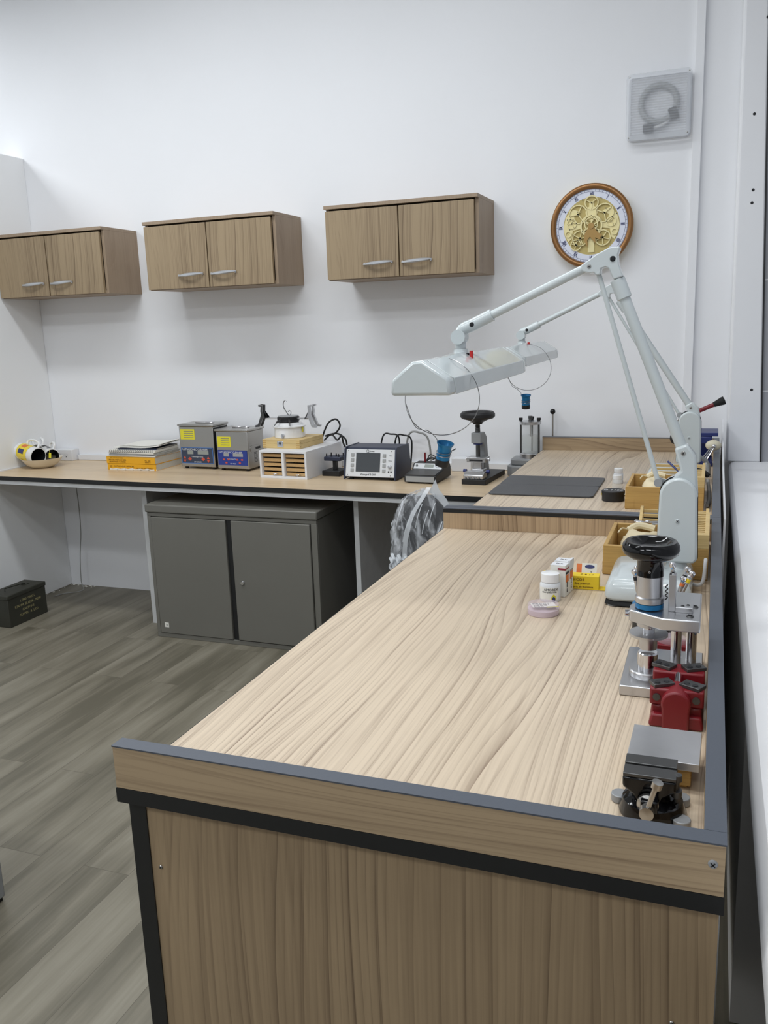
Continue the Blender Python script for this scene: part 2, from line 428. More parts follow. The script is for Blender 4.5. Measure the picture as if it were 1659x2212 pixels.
# conduit cover on the back wall and cable trunking above the counter
struct('trim_1', MB().box(-.127, -.091, 4.128, YB, .9, CEIL), 'wall', .002)
struct('trim_2', MB().box(-3.49, -.62, 4.13, YB, .781, .812), 'white', .002)
struct('trim_3', MB().box(-3.66, -3.652, 3.56, 4.13, .78, .786), 'white')

# ================================================================== WALL COUNTER
ct = thing('wall_counter', 'long oak-topped counter with black front edge along the back wall', 'counter', (-2.1, 3.8, 0))
def W(o, loc):  # world coordinates to a thing's own
    return Matrix.Translation(-Vector(loc))
Tc = W(ct, ct.location)
fy = lambda x, d=0: 3.575-(x+3.66)*.1/2.91+d
topo = [(-3.655, fy(-3.655)), (-.62, fy(-.62)), (-.62, YB-.002), (-3.655, YB-.002)]
obj('worktop', MB().prism(topo, 'z', .757, .78, Tc), 'counterwood', ct)
obj('edge_strip', MB().prism([(-3.655, fy(-3.655)-.002), (-.62, fy(-.62)-.002), (-.62, fy(-.62)), (-3.655, fy(-3.655))], 'z', .757, .7797, Tc), 'blackband', ct)
obj('apron', MB().prism([(-3.655, fy(-3.655, .004)), (-.62, fy(-.62, .004)), (-.62, fy(-.62, .03)), (-3.655, fy(-3.655, .03))], 'z', .736, .757, Tc), 'offwhite', ct)
for x0, x1, y0 in ((-2.722, -2.692, 3.66), (-1.53, -1.507, 3.62)):
    obj('support_panel', MB().box(x0, x1, y0, YB-.002, 0, .757, Tc), 'offwhite', ct)

# ================================================================== WALL CABINETS
CZ0, CZ1 = 1.706, 2.037
def cabinet(x0, x1, label, seam):
    w = x1-x0
    t = thing('wall_cabinet', label, 'cabinet', (x0, 3.852, CZ0), 0, 'oak wall cabinets over the counter')
    d = .30; h = CZ1-CZ0-.016
    mb = MB()
    mb.box(0, .016, .018, d, 0, h); mb.box(w-.016, w, .018, d, 0, h); mb.box(.016, w-.016, .018, d, 0, .016)
    mb.box(.016, w-.016, d-.006, d, .016, h)
    obj('carcass', mb, 'cabside', t, .0008)
    obj('top_panel', MB().box(-.004, w, -.004, d, h, h+.016), 'cabside', t, .001)
    dm = seam-x0
    for a, b, hx in ((.001, dm-.003, dm-.1), (dm+.003, w-.018, dm+.085)):
        dr = obj('door', MB().box(a, b, 0, .016, .003, h-.008), 'cabwood', t, .0008)
        # slim bow handle: lens-shaped in front view, arched away from the door
        mb = MB(); L = .072; rs = []
        for i in range(13):
            u = -1+2*i/12; hh = .0075*math.sqrt(max(0, 1-u*u*.93))+.001; yy = -.004-.02*(1-u*u)
            rs.append([Vector((hx+u*L, yy, .066-hh+u*.004)), Vector((hx+u*L, yy-.006, .066-hh*.5+u*.004)), Vector((hx+u*L, yy-.006, .066+hh*.6+u*.004)), Vector((hx+u*L, yy, .066+hh+u*.004))])
        mb.rings(rs)
        for s in (-1, 1): mb.cyl((hx+s*L*.93, .002, .066), (hx+s*L*.93, -.008, .066), .004, seg=10)
        obj('handle', mb, 'satin', dr)
    return t
cabinet(-1.708, -.985, 'oak wall cabinet nearest the clock, rightmost of the three', -1.352)
cabinet(-2.70, -1.972, 'middle oak wall cabinet, hung above the steel cleaners', -2.343)
cabinet(-3.655, -2.955, 'oak wall cabinet tucked into the left corner, lowest in the photo', -3.32)

# ================================================================== LOCKER
lk = thing('steel_cupboard', 'grey enamelled two-door steel cupboard standing under the wall counter', 'cupboard', (-2.574, 3.49, 0))
LW = .913; LD = .46
mb = MB().box(0, LW, .012, LD, 0, .64); mb.box(0, LW, 0, .012, 0, .022); mb.box(0, LW, 0, .012, .622, .64)
mb.box(0, .02, 0, .012, .022, .622); mb.box(LW-.03, LW, 0, .012, .022, .622)
obj('body', mb, 'locker', lk, .002)
obj('lid', MB().box(-.006, LW+.006, -.008, LD, .642, .682), 'locker', lk, .006)
dl = obj('door', MB().box(.022, .437, -.004, .01, .024, .619), 'locker', lk, .003)
T = Matrix.Translation((.468, 0, 0)) @ Matrix.Rotation(R(-.6), 4, 'Z')
drr = obj('door', MB().box(0, .412, -.004, .01, .026, .62, T), 'locker', lk, .003)
obj('lock', MB().lathe([(.001, 0), (.011, 0), (.011, .003), (.008, .008), (.001, .008)], (.512, -.004, .318), (0, -1, 0), 20), 'chrome', drr)
obj('gap_shadow_strip', MB().box(.44, .466, .006, .0125, .024, .62), 'blackband', lk).name = 'door_gap_shade'  # black strip painting in the shade of the gap between the doors
mb = MB().box(.05, .073, -.0046, -.004, .055, .08); text_mb(mb.m(1), 'x', .018, (.0615, -.005, .068))
obj('sticker', mb, ['paper', 'ink'], dl)
mb = MB().box(.76, .845, -.0047, -.004, .058, .075)
mb.m(1).box(.79, .815, -.0052, -.0046, .062, .071)
obj('label_strip', mb, ['btn', 'paper'], drr)

# ================================================================== DESKS
Z1 = .895
ZT = Z1+.0006
XL, XR = -.742, .033
def bench(y0, y1, label, front):
    t = thing('workbench', label, 'workbench', (XL, y0, 0), 0, 'watchmaker workbenches by the window')
    w = XR-XL; l = y1-y0; lt = .024
    obj('tabletop', MB().box(.002, w-.002, .002, l-.002, Z1-.022, Z1), 'deskwood', t)
    mb = MB(); a, b = Z1-.0215, Z1-.0005
    mb.box(0, w, 0, .002, a, b); mb.box(0, w, l-.002, l, a, b); mb.box(0, .0019, .002, l-.002, a, b); mb.box(w-.002, w, .002, l-.002, a, b)
    obj('edge_band', mb, 'blackband', t)
    zt = .957
    # raised lips: wood faces with grey banded tops
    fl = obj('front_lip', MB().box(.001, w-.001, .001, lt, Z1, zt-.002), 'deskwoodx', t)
    obj('lip_band', MB().box(0, w, 0, lt, zt-.002, zt), 'greyband', fl)
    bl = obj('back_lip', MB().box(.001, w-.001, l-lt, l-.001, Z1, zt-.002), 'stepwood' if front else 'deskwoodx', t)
    obj('lip_band', MB().box(0, w, l-lt, l, zt-.002, zt), 'greyband', bl)
    if front: obj('lip_band', MB().box(.001, w-.024, l-lt-.0012, l-lt, zt-.013, zt-.0022), 'blackband', bl)
    rl = obj('side_lip', MB().box(w-.023, w-.001, lt, l-lt, Z1, zt-.002), 'deskwoodx', t)
    obj('lip_band', MB().box(w-.023, w, lt+.0005, l-lt-.0005, zt-.002, zt), 'greyband', rl)
    for yy in ((.02, l-.05) if front else (.02, l-.75)):
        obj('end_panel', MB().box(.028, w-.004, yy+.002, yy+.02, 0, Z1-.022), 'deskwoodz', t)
        obj('end_frame', MB().box(.003, .03, yy, yy+.022, 0, Z1-.022), 'blackband', t)
    obj('modesty_panel', MB().box(w-.016, w-.002, .042, (l-.05 if front else l-.75), .15, Z1-.022), 'offwhite', t)
    if front:
        screw(t, (w-.013, .001, .932), .0052, m='grey'); screw(t, (.045, .021, .768), .003); screw(t, (w-.048, .021, .708), .003)
    else:
        pass
    return t
bench(.88, 2.464, 'nearer wooden workbench with grey lip, filling the foreground', True)
bench(2.466, 4.085, 'farther wooden workbench, reaching almost to the back wall below the clock', False)
# thin white board standing between the far bench and the low wall
mb = MB(); pr = [(2.52, .0), (4.1, .0), (4.1, 1.04), (3.7, .99), (3.2, .955), (2.52, .94)]
mb.prism(pr, 'x', .041, .047)
tag(obj('backing_board', mb, 'white'), 'thin white board on edge between the far workbench and window sill', 'board')

# ================================================================== CLOCK
ck = thing('wall_clock', 'round bronze-framed wall clock with cream skeleton gears', 'clock', (-.535, YB, 1.89))
obj('case', MB().lathe([(.02, .0), (.17, .0), (.176, .012), (.172, .045), (.05, .045)], (0, 0, 0), (0, -1, 0), 64), 'cream', ck)
obj('frame', MB().torus((0, -.05, 0), .168, .0125, (0, 1, 0), 72, 14), 'bronze', ck)
def annulus(mb, r0, r1, y0, y1, seg=64):
    rs = []
    for i in range(seg):
        a = 2*PI*i/seg; e = Vector((math.sin(a), 0, math.cos(a)))
        rs.append([e*r0+Vector((0, y0, 0)), e*r1+Vector((0, y0, 0)), e*r1+Vector((0, y1, 0)), e*r0+Vector((0, y1, 0))])
    return mb.rings(rs, loop=True)
dl = obj('dial_ring', annulus(MB(), .122, .163, -.05, -.046), 'dial', ck)
mb = MB()
for r in (.145, .1535): annulus(mb, r, r+.0009, -.0508, -.05)
for i in range(60):
    a = 2*PI*i/60; T = Matrix.Rotation(a, 4, 'Y')
    mb.box(-.0005, .0005, -.0508, -.05, .145, .154, T)
for i, s in enumerate(['XII', 'I', 'II', 'III', 'IIII', 'V', 'VI', 'VII', 'VIII', 'IX', 'X', 'XI']):
    a = 2*PI*i/12; T = Matrix.Rotation(a, 4, 'Y')
    [text_mb(mb, s, .0245, (dx, -.0506-abs(dx)*.05, .1335), T=T, xs=.62) for dx in (-.0005, 0, .0005)]
obj('numerals', mb, 'inkblue', dl)
obj('backplate', MB().lathe([(.001, 0), (.124, 0), (.124, .004), (.001, .004)], (0, -.0455, 0), (0, -1, 0), 64), 'creamdark', ck)
def gear(name, cx, cz, r, y, m, teeth=0, spokes=4, rim=.16, hub=.22, rot=0, th=.004):
    mb = MB(); c = Vector((cx, 0, cz)); seg = 40; rs = []
    for i in range(seg):
        a = 2*PI*i/seg; e = Vector((math.sin(a), 0, math.cos(a)))
        ro = r*(1+(.03 if teeth and i % 2 else 0))
        rs.append([c+e*r*(1-rim)+Vector((0, y, 0)), c+e*ro+Vector((0, y, 0)), c+e*ro+Vector((0, y-th, 0)), c+e*r*(1-rim)+Vector((0, y-th, 0))])
    mb.rings(rs, loop=True)
    mb.lathe([(.0005, 0), (r*hub, 0), (r*hub, th), (.0005, th)], c+Vector((0, y, 0)), (0, -1, 0), 20)
    for k in range(spokes):
        T = Matrix.Translation(c) @ Matrix.Rotation(rot+2*PI*k/spokes, 4, 'Y')
        mb.box(-r*.055, r*.055, y-th, y, 0, r*(1-rim*.5), T)
    return obj(name, mb, m, ck)
mb = MB()   # pierced bridges of the movement
yq = -.0497
def disc(mb, x, z, r, y=yq, th=.003, seg=28): mb.lathe([(.0005, 0), (r, 0), (r, th), (.0005, th)], (x, y, z), (0, -1, 0), seg)
for sx in (-1, 1):
    mb.prism([(sx*.045, .062), (sx*.08, .075), (sx*.11, .045), (sx*.122, .0), (sx*.115, -.035), (sx*.1, -.062), (sx*.085, -.05), (sx*.08, -.015), (sx*.05, -.01), (sx*.045, .01), (sx*.07, .02), (sx*.075, .045)], 'y', yq, yq-.003)
disc(mb, 0, .058, .026, yq-.0005, .0042); mb.prism([(-.012, .02), (.012, .02), (.01, .1), (-.01, .1)], 'y', yq, yq-.003)
mb.prism([(-.014, -.112), (.014, -.112), (.012, -.02), (-.012, -.02)], 'y', yq, yq-.003)
obj('bridges', mb, 'cream2', ck)
gear('gear_wheel', 0, 0, .048, -.054, 'cream2', 1, 6, .14, .3)
gear('gear_wheel', 0, .008, .03, -.0585, 'cream2', 0, 4, .16, .2, .4)
gear('gear_wheel', -.0, .098, .03, -.0535, 'cream2', 1, 3, .14, .15, 1.0)
gear('gear_wheel', -.058, .052, .04, -.0535, 'cream2', 1, 3, .1, .12, .4)
gear('gear_wheel', .056, .052, .04, -.0535, 'cream2', 1, 3, .1, .12, .9)
gear('gear_wheel', -.048, -.05, .034, -.0535, 'cream2', 1, 5, .12, .15, .2)
gear('gear_wheel', .05, -.052, .034, -.0535, 'cream2', 1, 5, .12, .15, .6)
gear('gear_wheel', -.066, -.078, .024, -.0535, 'cream2', 1, 4, .16, .2, .3)
for sx in (-1, 1):
    gear('jewel_wheel', sx*.085, .014, .022, -.0535, 'cream2', 0, 3, .2, .15, .5)
    gear('jewel_wheel', sx*.1, -.03, .014, -.0535, 'cream2', 0, 0, .3, .1)
mb = MB()
for x, z in ((-.04, .112), (.04, .116), (-.06, .063), (.062, .07), (-.104, .032), (.108, .045), (-.095, -.01), (.097, .0)):
    mb.cyl((x, -.052, z), (x, -.0565, z), .0022, seg=10)
obj('movement_screws', mb, 'darksteel', ck)
# brown pierced hands hanging down from the hub
mb = MB(); disc(mb, 0, 0, .013, -.061, .006)
mb.prism([(-.01, -.005), (.012, -.005), (.03, -.03), (.048, -.04), (.036, -.06), (.018, -.05), (.02, -.075), (.006, -.06), (-.004, -.045), (-.016, -.06), (-.014, -.09), (-.03, -.06), (-.028, -.035)], 'y', -.061, -.064)
obj('hands', mb, 'gearbrown', ck)

# ================================================================== SQUARE LIGHT FITTING
vl = thing('wall_light', 'square clear-ribbed wall light with a ring tube, high beside the conduit', 'light', (-.265, YB, 2.356))
def rsq(h, r, n=6):
    out = []
    for cx, cz, a0 in ((h-r, h-r, 0), (-h+r, h-r, 90), (-h+r, -h+r, 180), (h-r, -h+r, 270)):
        for i in range(n+1):
            a = R(a0+90*i/n); out.append((cx+r*math.cos(a), cz+r*math.sin(a)))
    return out
obj('base_tray', MB().prism(rsq(.126, .018), 'y', 0, -.012), 'white', vl, .002)
mb = MB(); o_, i_ = rsq(.131, .02), rsq(.112, .004); rs = []
for p, q in zip(o_, i_): rs.append([Vector((p[0], -.012, p[1])), Vector((p[0], -.058, p[1])), Vector((q[0], -.06, q[1])), Vector((q[0], -.05, q[1]))])
mb.rings(rs, loop=True)
obj('cover_rim', mb, M['ribbed'], vl)
mb = MB(); k = 44; rs = []
for i in range(k+1):
    z = -.112+.224*i/k; yy = -.055-(.0025 if i % 2 else 0)
    rs.append([Vector((-.112, yy, z)), Vector((.112, yy, z))])
mb.rings(rs, closed_ring=False, caps=False)
obj('ribbed_cover', mb, M['ribbed'], vl, smooth=0)
obj('ring_tube', MB().torus((0, -.03, .012), .072, .0125, (0, 1, 0)), 'btn', vl)
mb = MB().box(-.062, -.02, -.045, -.012, -.1, -.068); mb.m(0).box(.028, .062, -.045, -.012, -.075, -.03, Matrix.Rotation(R(-20), 4, 'Y'))
obj('tube_holder', mb, 'black', vl, .003)
obj('lead_wire', MB().tube([(-.022, -.03, -.085), (.0, -.036, -.08), (.02, -.034, -.074), (.04, -.03, -.06)], .006), 'wcable', vl)
for sx in (-1, 1):
    for sz in (-1, 1): screw(vl, (sx*.119, -.059, sz*.119), .0035)

# ================================================================== POWER OUTLET
ob = thing('outlet_box', 'white surface outlet box on the counter near the left corner', 'outlet', (-3.56, 4.12, .78))
obj('housing', MB().box(-.062, .062, -.03, .03, 0, .066), 'white', ob, .003)
mb = MB()
for x in (-.032, .018):
    mb.box(x-.008, x-.006, -.0306, -.03, .032, .042); mb.box(x+.006, x+.008, -.0306, -.03, .032, .042); mb.cyl((x, -.0306, .024), (x, -.03, .024), .003, seg=10)
obj('socket_slots', mb, 'ink', ob)
mb = MB()
mb.tube([(-3.545, 4.135, .72), (-3.53, 4.13, .62), (-3.5, 4.1, .5), (-3.49, 4.08, .35), (-3.515, 4.08, .2), (-3.51, 4.06, .06), (-3.49, 4.04, .006), (-3.56, 3.96, .004), (-3.66+.08, 3.9, .004)], .0028)
tag(obj('loose_wire', mb, 'gcable'), 'thin grey wire hanging down the wall corner under the counter', 'wire')

# ================================================================== BOWL AND MUGS
bx, by = -3.515, 3.87
mb = MB(); mb.lathe([(.02, .0), (.055, .0), (.085, .018), (.108, .048), (.112, .054), (.106, .052), (.08, .024), (.05, .008), (.004, .006)], (bx-.008, by, .78), seg=40, sx=1.0)
tag(obj('serving_bowl', mb, 'bowl'), 'shallow cream bowl full of mugs at the counter left end', 'bowl')
def mug(label, c, d, up, r, L, outer, inner, prints):
    c = Vector(c); d = Vector(d).normalized(); up = Vector(up); up = (up-d*up.dot(d)).normalized()
    t = thing('mug', label, 'mug', c, 0, 'mugs in the cream bowl')
    b = MB().lathe([(.001, -.001), (r*.9, 0), (r, .006), (r, L), (r*.93, L), (r*.92, L-.003)], (0, 0, 0), d, 32, caps=False)
    obj('body', b, outer, t)
    obj('interior', MB().lathe([(.001, .006), (r*.9, .007), (r*.92, L-.002)], (0, 0, 0), d, 32, caps=False), inner, t)
    hp = [up*r*.97+d*L*.2, up*(r+.022)+d*L*.22, up*(r+.032)+d*L*.5, up*(r+.022)+d*L*.78, up*r*.97+d*L*.8]
    obj('handle', MB().tube(hp, .0065), outer, t)
    for q_, (nm, ang0, ang1, l0, l1, m) in enumerate(prints):
        s = d.cross(up); rs = []
        for i in range(49):
            a = R(ang0+(ang1-ang0)*i/48); e = up*math.cos(a)+s*math.sin(a)
            rs.append([e*(r+.001+.0006*q_)+d*k_ for k_ in (l0, (l0+l1)*.5, l1)])
        obj(nm, MB().rings(rs, closed_ring=False, caps=False), m, t)
    return t
def mug_at(label, base, mouth, up, r, *rest):
    c = at(*base); d = at(*mouth)-c
    return mug(label, c, d, up, r, d.length, *rest)
mug_at('yellow-printed white mug lying in the bowl, black inside', (45, 974, 3.86), (83, 986, 3.81), (0, .5, 1), .048, 'ceramic', 'mugblack',
    [('yellow_wrap', -178, 178, .03, .126, 'mugyellow'), ('orange_print', 30, 62, .055, .095, 'orange'), ('blue_print', 78, 108, .05, .1, 'inkblue')])
mug_at('black-lined mug lying at the right of the bowl, tea tag hanging out', (100, 979, 3.97), (113, 986, 3.90), (.3, .3, 1), .042, 'ceramic', 'mugblack', [('grey_print', 0, 30, .02, .06, 'inkgrey')])
mug_at('white mug with a dark red dot, its ring handle up', (64, 969, 4.02), (79, 973, 3.95), (-.1, -.1, 1), .036, 'ceramic', 'ceramic', [('red_dot', -30, 0, .05, .075, 'mugred')])
mug_at('plain white mug at the back of the bowl, handle highest', (78, 968, 4.06), (95, 974, 3.995), (.2, .1, 1), .036, 'ceramic', 'ceramic', [])
tt = at(108, 984, 3.80); mb = MB().box(-.008, .008, -.0006, .0006, -.014, .014, Matrix.Translation(tt) @ Matrix.Rotation(R(8), 4, 'Y'))
mb.tube([tt+Vector((0, 0, .014)), tt+Vector((-.004, .004, .03)), tt+Vector((-.012, .01, .03))], .0006, 6)
tag(obj('tea_tag', mb, 'sticky'), 'small yellow paper tea tag hanging from the black-lined mug', 'tag')

# ================================================================== BOOK STACK
def book(name, label, x0, x1, y0, y1, z0, h, cover, rz=0, group='papers piled on the counter', txt=None, cat='book'):
    cx, cy = (x0+x1)/2, (y0+y1)/2; t = thing(name, label, cat, (cx, cy, z0), rz, group)
    a, b = (x1-x0)/2, (y1-y0)/2
    obj('page_block', MB().box(-a+.003, a-.001, -b+.002, b-.002, .0012, h-.0012), 'pages', t)
    mb = MB().box(-a, a, -b, b, 0, .0012); mb.box(-a, a, -b, b, h-.0012, h); mb.box(-a, a, -b, -b+.002, 0, h)
    c = obj('cover', mb, cover, t)
    if txt:
        mb = MB()
        for s, sz, x, z, al in txt: text_mb(mb, s, sz, (x, -b-.0004, z), align=al, xs=1.2)
        obj('spine_text', mb, 'brownink', c)
    return t
book('thick_manual', 'thick yellow manual with torn spine, at the bottom of the pile', -3.062, -2.748, 3.85, 4.09, .78, .034, 'bookyellow', R(-1),
     txt=[('CATALOGUE OFFICIEL', .011, -.05, .02, 'CENTER'), ('PIECES DE RECHANGE', .009, .08, .012, 'CENTER'), ('G', .016, -.135, .018, 'CENTER')])
mb = MB()
for i in range(6):
    x = -3.05+.05*i; mb.prism([(x, .781), (x+.055, .781), (x+.05, .79+random.random()*.004), (x+.02, .787), (x+.004, .789)], 'y', 3.8485, 3.8475)
tag(obj('torn_paper', mb, 'paper'), 'ragged torn paper strip along the bottom manual spine', 'paper')
book('thick_manual', 'thick yellow manual directly beneath the spiral notebooks', -3.066, -2.752, 3.85, 4.09, .8145, .037, 'bookyellow', R(-1),
     txt=[('ETA FOURNITURES', .008, -.09, .03, 'CENTER'), ('PIECES DETACHEES', .011, -.085, .019, 'CENTER'), ('MONTRES SUISSES', .011, -.085, .009, 'CENTER'), ('No. 200', .009, .11, .018, 'CENTER'), ('Edition 8', .008, .11, .009, 'CENTER')])
z = .852
for i, (lab, nm, th, x0, x1, cov, rz) in enumerate([
        ('thin white brochure lying on the top yellow manual', 'brochure', .008, -3.06, -2.752, 'paper', -1),
        ('grey-covered brochure under the spiral notebook', 'brochure', .007, -3.05, -2.748, 'btn', 1),
        ('white magazine second below the spiral notebook', 'brochure', .008, -3.055, -2.756, 'paper', -2)]):
    book(nm, lab, x0, x1, 3.855, 4.08, z, th, cov, R(rz), cat='brochure'); z += th+.0003
sn = thing('spiral_notebook', 'white spiral notebook with black coil, upper part of the pile', 'notebook', (-2.9, 3.965, z))
obj('page_block', MB().box(-.148, .145, -.11, .11, 0, .012), 'paper', sn, .001)
mb = MB()
for i in range(24): mb.torus((-.14+i*.0118, -.11, .006), .0065, .001, (1, 0, 0), 12, 5)
obj('coil', mb, 'black', sn)
z += .0125
book('folder', 'dark blue folder lying on the spiral notebook', -3.0, -2.76, 3.87, 4.08, z, .008, 'navy', R(2), cat='folder'); z += .0083
def sheet(name, label, x0, x1, y0, y1, z0, lift, m='paper', th=.004):
    mb = MB(); n = 10; rs = []
    for i in range(n+1):
        u = i/n; x = x0+(x1-x0)*u; dz = lift*max(0, u-.35)**2*2.2+.002*math.sin(u*7)
        rs.append([Vector((x, y0, z0+dz)), Vector((x, y1, z0+dz+.006*u)), Vector((x, y1, z0+dz+th+.006*u)), Vector((x, y0, z0+dz+th))])
    mb.rings(rs); return tag(obj(name, mb, m), label, 'paper', 'papers piled on the counter')
sheet('loose_magazine', 'curling white magazine with raised right edge, near the pile top', -3.035, -2.742, 3.875, 4.09, z, .011); z += .006
sheet('loose_paper', 'topmost curled white sheet on the paper pile', -3.01, -2.742, 3.9, 4.1, z+.0005, .012, th=.0025)

# ================================================================== ULTRASONIC CLEANERS
def cleaner(label, loc, w, d, h, sidem, panel, rim, rz, style):
    t = thing('ultrasonic_cleaner', label, 'cleaner', loc, rz, 'steel ultrasonic cleaners')
    b = obj('body', MB().box(0, w, 0, d, .012, h), ['steel'], t, .003)
    if sidem == 'black':
        obj('side_panel', MB().box(w-.0005, w+.0012, .004, d-.002, .014, h-.006), 'black', t)
    else:
        hd = obj('side_handle', MB().prism([(d*.25+.02*math.cos(a)+(.07 if math.cos(a) > 0 else 0), h*.55+.018*math.sin(a)) for a in [2*PI*i/20+.01 for i in range(20)]], 'x', w, w+.002), 'steel', t)
        obj('grip_hole', MB().box(w+.0018, w+.003, d*.25+.03, d*.25+.075, h*.55-.006, h*.55+.006), 'black', hd)
        mb = MB()
        for i in range(8): mb.box(w, w+.001, d*.35, d*.55, h*.2+i*.007, h*.2+i*.007+.003)
        obj('vent_slots', mb, 'darksteel', t)
    ft = [(.02, .02), (w-.02, .02), (.02, d-.02), (w-.02, d-.02)]
    for x, y in ft: obj('foot', MB().cyl((x, y, 0), (x, y, .013), .01, seg=14), 'rubber', t)
    ld = obj('lid', MB().prism([(-.006, -.006), (w+.006, -.006), (w+.006, d+.004), (-.006, d+.004)], 'z', h+.001, h+.012), 'steel', t, .003)
    obj('lid_handle', MB().box(w*.3, w*.8, d*.42, d*.6, h+.012, h+.02), 'chrome', ld, .004)
    x0, x1, z0, z1 = .006, w-.008, .03, .03+h*.38
    pn = obj('control_panel', MB().box(x0, x1, -.002, 0, z0, z1), panel, t)
    mb = MB()
    for a in ((x0, x1, z0, z0+.003), (x0, x1, z1-.003, z1), (x0, x0+.003, z0, z1), (x1-.003, x1, z0, z1)): mb.box(a[0], a[1], -.0026, -.002, a[2], a[3])
    obj('panel_rim', mb, rim, pn)
    W_ = x1-x0
    mb = MB(); text_mb(mb, 'ULTRASONIC CLEANER', W_*.075, ((x0+x1)/2-.012, -.0024, z1-.011)); text_mb(mb, 'Technologies Power', W_*.045, ((x0+x1)/2, -.0024, z0+(z1-z0)*.42))
    text_mb(mb, 'GT SONIC' if style else 'CD-4820', W_*.05, ((x0+x1)/2, -.0024, z0+.008))
    obj('panel_text', mb, 'panelface', pn)
    mb = MB().box(x0+W_*.2, x0+W_*.38, -.0028, -.002, z0+(z1-z0)*.58, z0+(z1-z0)*.8); mb.box(x0+W_*.52, x0+W_*.86, -.0028, -.002, z0+(z1-z0)*.58, z0+(z1-z0)*.8)
    obj('display', mb, 'lcd' if style else 'btn', pn)
    mb = MB()
    if style:
        for sx in (.1, .84):
            zc = z0+(z1-z0)*.26
            for s in (1, -1): mb.prism([(x0+W_*(sx-.045), zc+s*.003), (x0+W_*(sx+.045), zc+s*.003), (x0+W_*sx, zc+s*.017)], 'y', -.003, -.002)
        for sx in (.26, .68):
            mb.prism([(x0+W_*sx-.012, z0+(z1-z0)*.28), (x0+W_*sx, z0+(z1-z0)*.28-.01), (x0+W_*sx+.012, z0+(z1-z0)*.28), (x0+W_*sx, z0+(z1-z0)*.28+.01)], 'y', -.003, -.002)
    else:
        for sx, sz in ((.2, .38), (.36, .38), (.28, .16), (.66, .38), (.82, .38), (.74, .16)): mb.box(x0+W_*sx-.006, x0+W_*sx+.006, -.003, -.002, z0+(z1-z0)*sz-.004, z0+(z1-z0)*sz+.004)
    obj('buttons', mb, 'buttonred', pn)
    st = MB().box(.008, .008+w*.42, -.001, 0, h-.068 if style else h-.08, h-.014 if style else h-.026)
    st.m(1)
    zt = h-.02 if style else h-.032
    for i in range(4): st.box(.03, .008+w*.38, -.0014, -.001, zt-.006-i*.011, zt-.003-i*.011)
    obj('warning_sticker', st, ['sticky', 'inkgrey'], t)
    return t
cleaner('tall ultrasonic cleaner with black side, next to the paper pile', (-2.655, 3.945, .78), .213, .14, .226, 'black', 'cpaneldark', 'cpanelrim', R(-2), 1)
cleaner('ultrasonic cleaner with bright blue panel and bare steel side', (-2.416, 3.92, .78), .192, .155, .205, 'steel', 'cpanelblue', 'cpanelblue', R(-3), 0)

# ================================================================== DRAWER ORGANISER, BOX, CANISTER
og = thing('drawer_cabinet', 'small white cabinet with ten chipboard drawers on the counter', 'organizer', (-2.076, 3.752, .78), R(-4))
w, d, h, tk = .264, .37, .136, .011
mb = MB().box(0, w, 0, d, 0, tk); mb.box(0, w, 0, d, h-tk, h); mb.box(0, tk, 0, d, tk, h-tk); mb.box(w-tk, w, 0, d, tk, h-tk); mb.box(w/2-.007, w/2+.007, 0, d, tk, h-tk); mb.box(tk, w-tk, d-.005, d, tk, h-tk)
obj('carcass', mb, 'white', og, .001)
for cx0, cx1 in ((tk+.002, w/2-.009), (w/2+.009, w-tk-.002)):
    for i in range(5):
        z0 = tk+.002+i*.0226
        dr = obj('drawer', MB().box(cx0, cx1, .02, d-.02, z0, z0+.004).box(cx0, cx1, .016, .026, z0, z0+.0145), 'drawer', og)
        if i == 0:
            mb = MB(); cx = (cx0+cx1)/2+.012
            mb.tube([(cx-.012, .016, z0+.007), (cx-.008, .004, z0+.009), (cx+.008, .004, z0+.009), (cx+.012, .016, z0+.007)], .0018, 8)
            mb.sph((cx, .004, z0+.006), .005)
            obj('pull', mb, 'chrome', dr)
wb = thing('wooden_case', 'pale finger-jointed wooden case with metal clasp, on the drawer cabinet', 'box', (-2.095, 3.83, .9162), R(-5))
w, d, h = .215, .235, .044
obj('tray', MB().box(0, w, 0, d, 0, h*.55), 'pinelight', wb, .001)
obj('lid', MB().box(0, w, 0, d, h*.56, h), 'pinelight', wb, .001)
mb = MB()
for x in (0, w-.02):
    for i in range(4): mb.box(x, x+.02, -.0005, .0005, .004+i*.011, .008+i*.011)
    for i in range(2):
        if x: mb.box(w-.0005, w+.0005, 0, .012, .008+i*.02, .014+i*.02)
obj('finger_joints', mb, 'pine', wb)
mb = MB().box(w*.4, w*.56, -.002, 0, .008, h-.008); mb.m(1).cyl((w*.48, -.004, .026), (w*.48, -.001, .026), .007, seg=14)
mb.m(0).box(w*.455, w*.505, -.005, -.002, .012, .022)
obj('clasp', mb, ['chrome', 'darksteel'], wb, .001)
CX, CY, CZ = -1.99, 3.93, .9605
cn = thing('metal_canister', 'round white metal canister on the pale wooden case', 'canister', (CX, CY, CZ))
obj('body', MB().lathe([(.001, 0), (.076, 0), (.078, .003), (.076, .052), (.084, .054), (.084, .058), (.07, .062), (.064, .074), (.05, .076), (.001, .076)], seg=40), 'ceramic', cn)
obj('knob', MB().cyl((0, -.076, .016), (0, -.084, .016), .009, seg=16).box(-.003, .003, -.088, -.084, .004, .018), 'chrome', cn)
obj('tag', MB().box(.078, .08, -.02, -.008, .028, .052), 'sticky', cn)
hd = thing('movement_holder', 'black round holder with six bent clamp arms, on the white canister', 'holder', (CX-.002, CY-.004, CZ+.0765))
obj('hub', MB().lathe([(.001, 0), (.05, 0), (.056, .008), (.056, .024), (.05, .028), (.001, .028)], seg=36), 'black', hd)
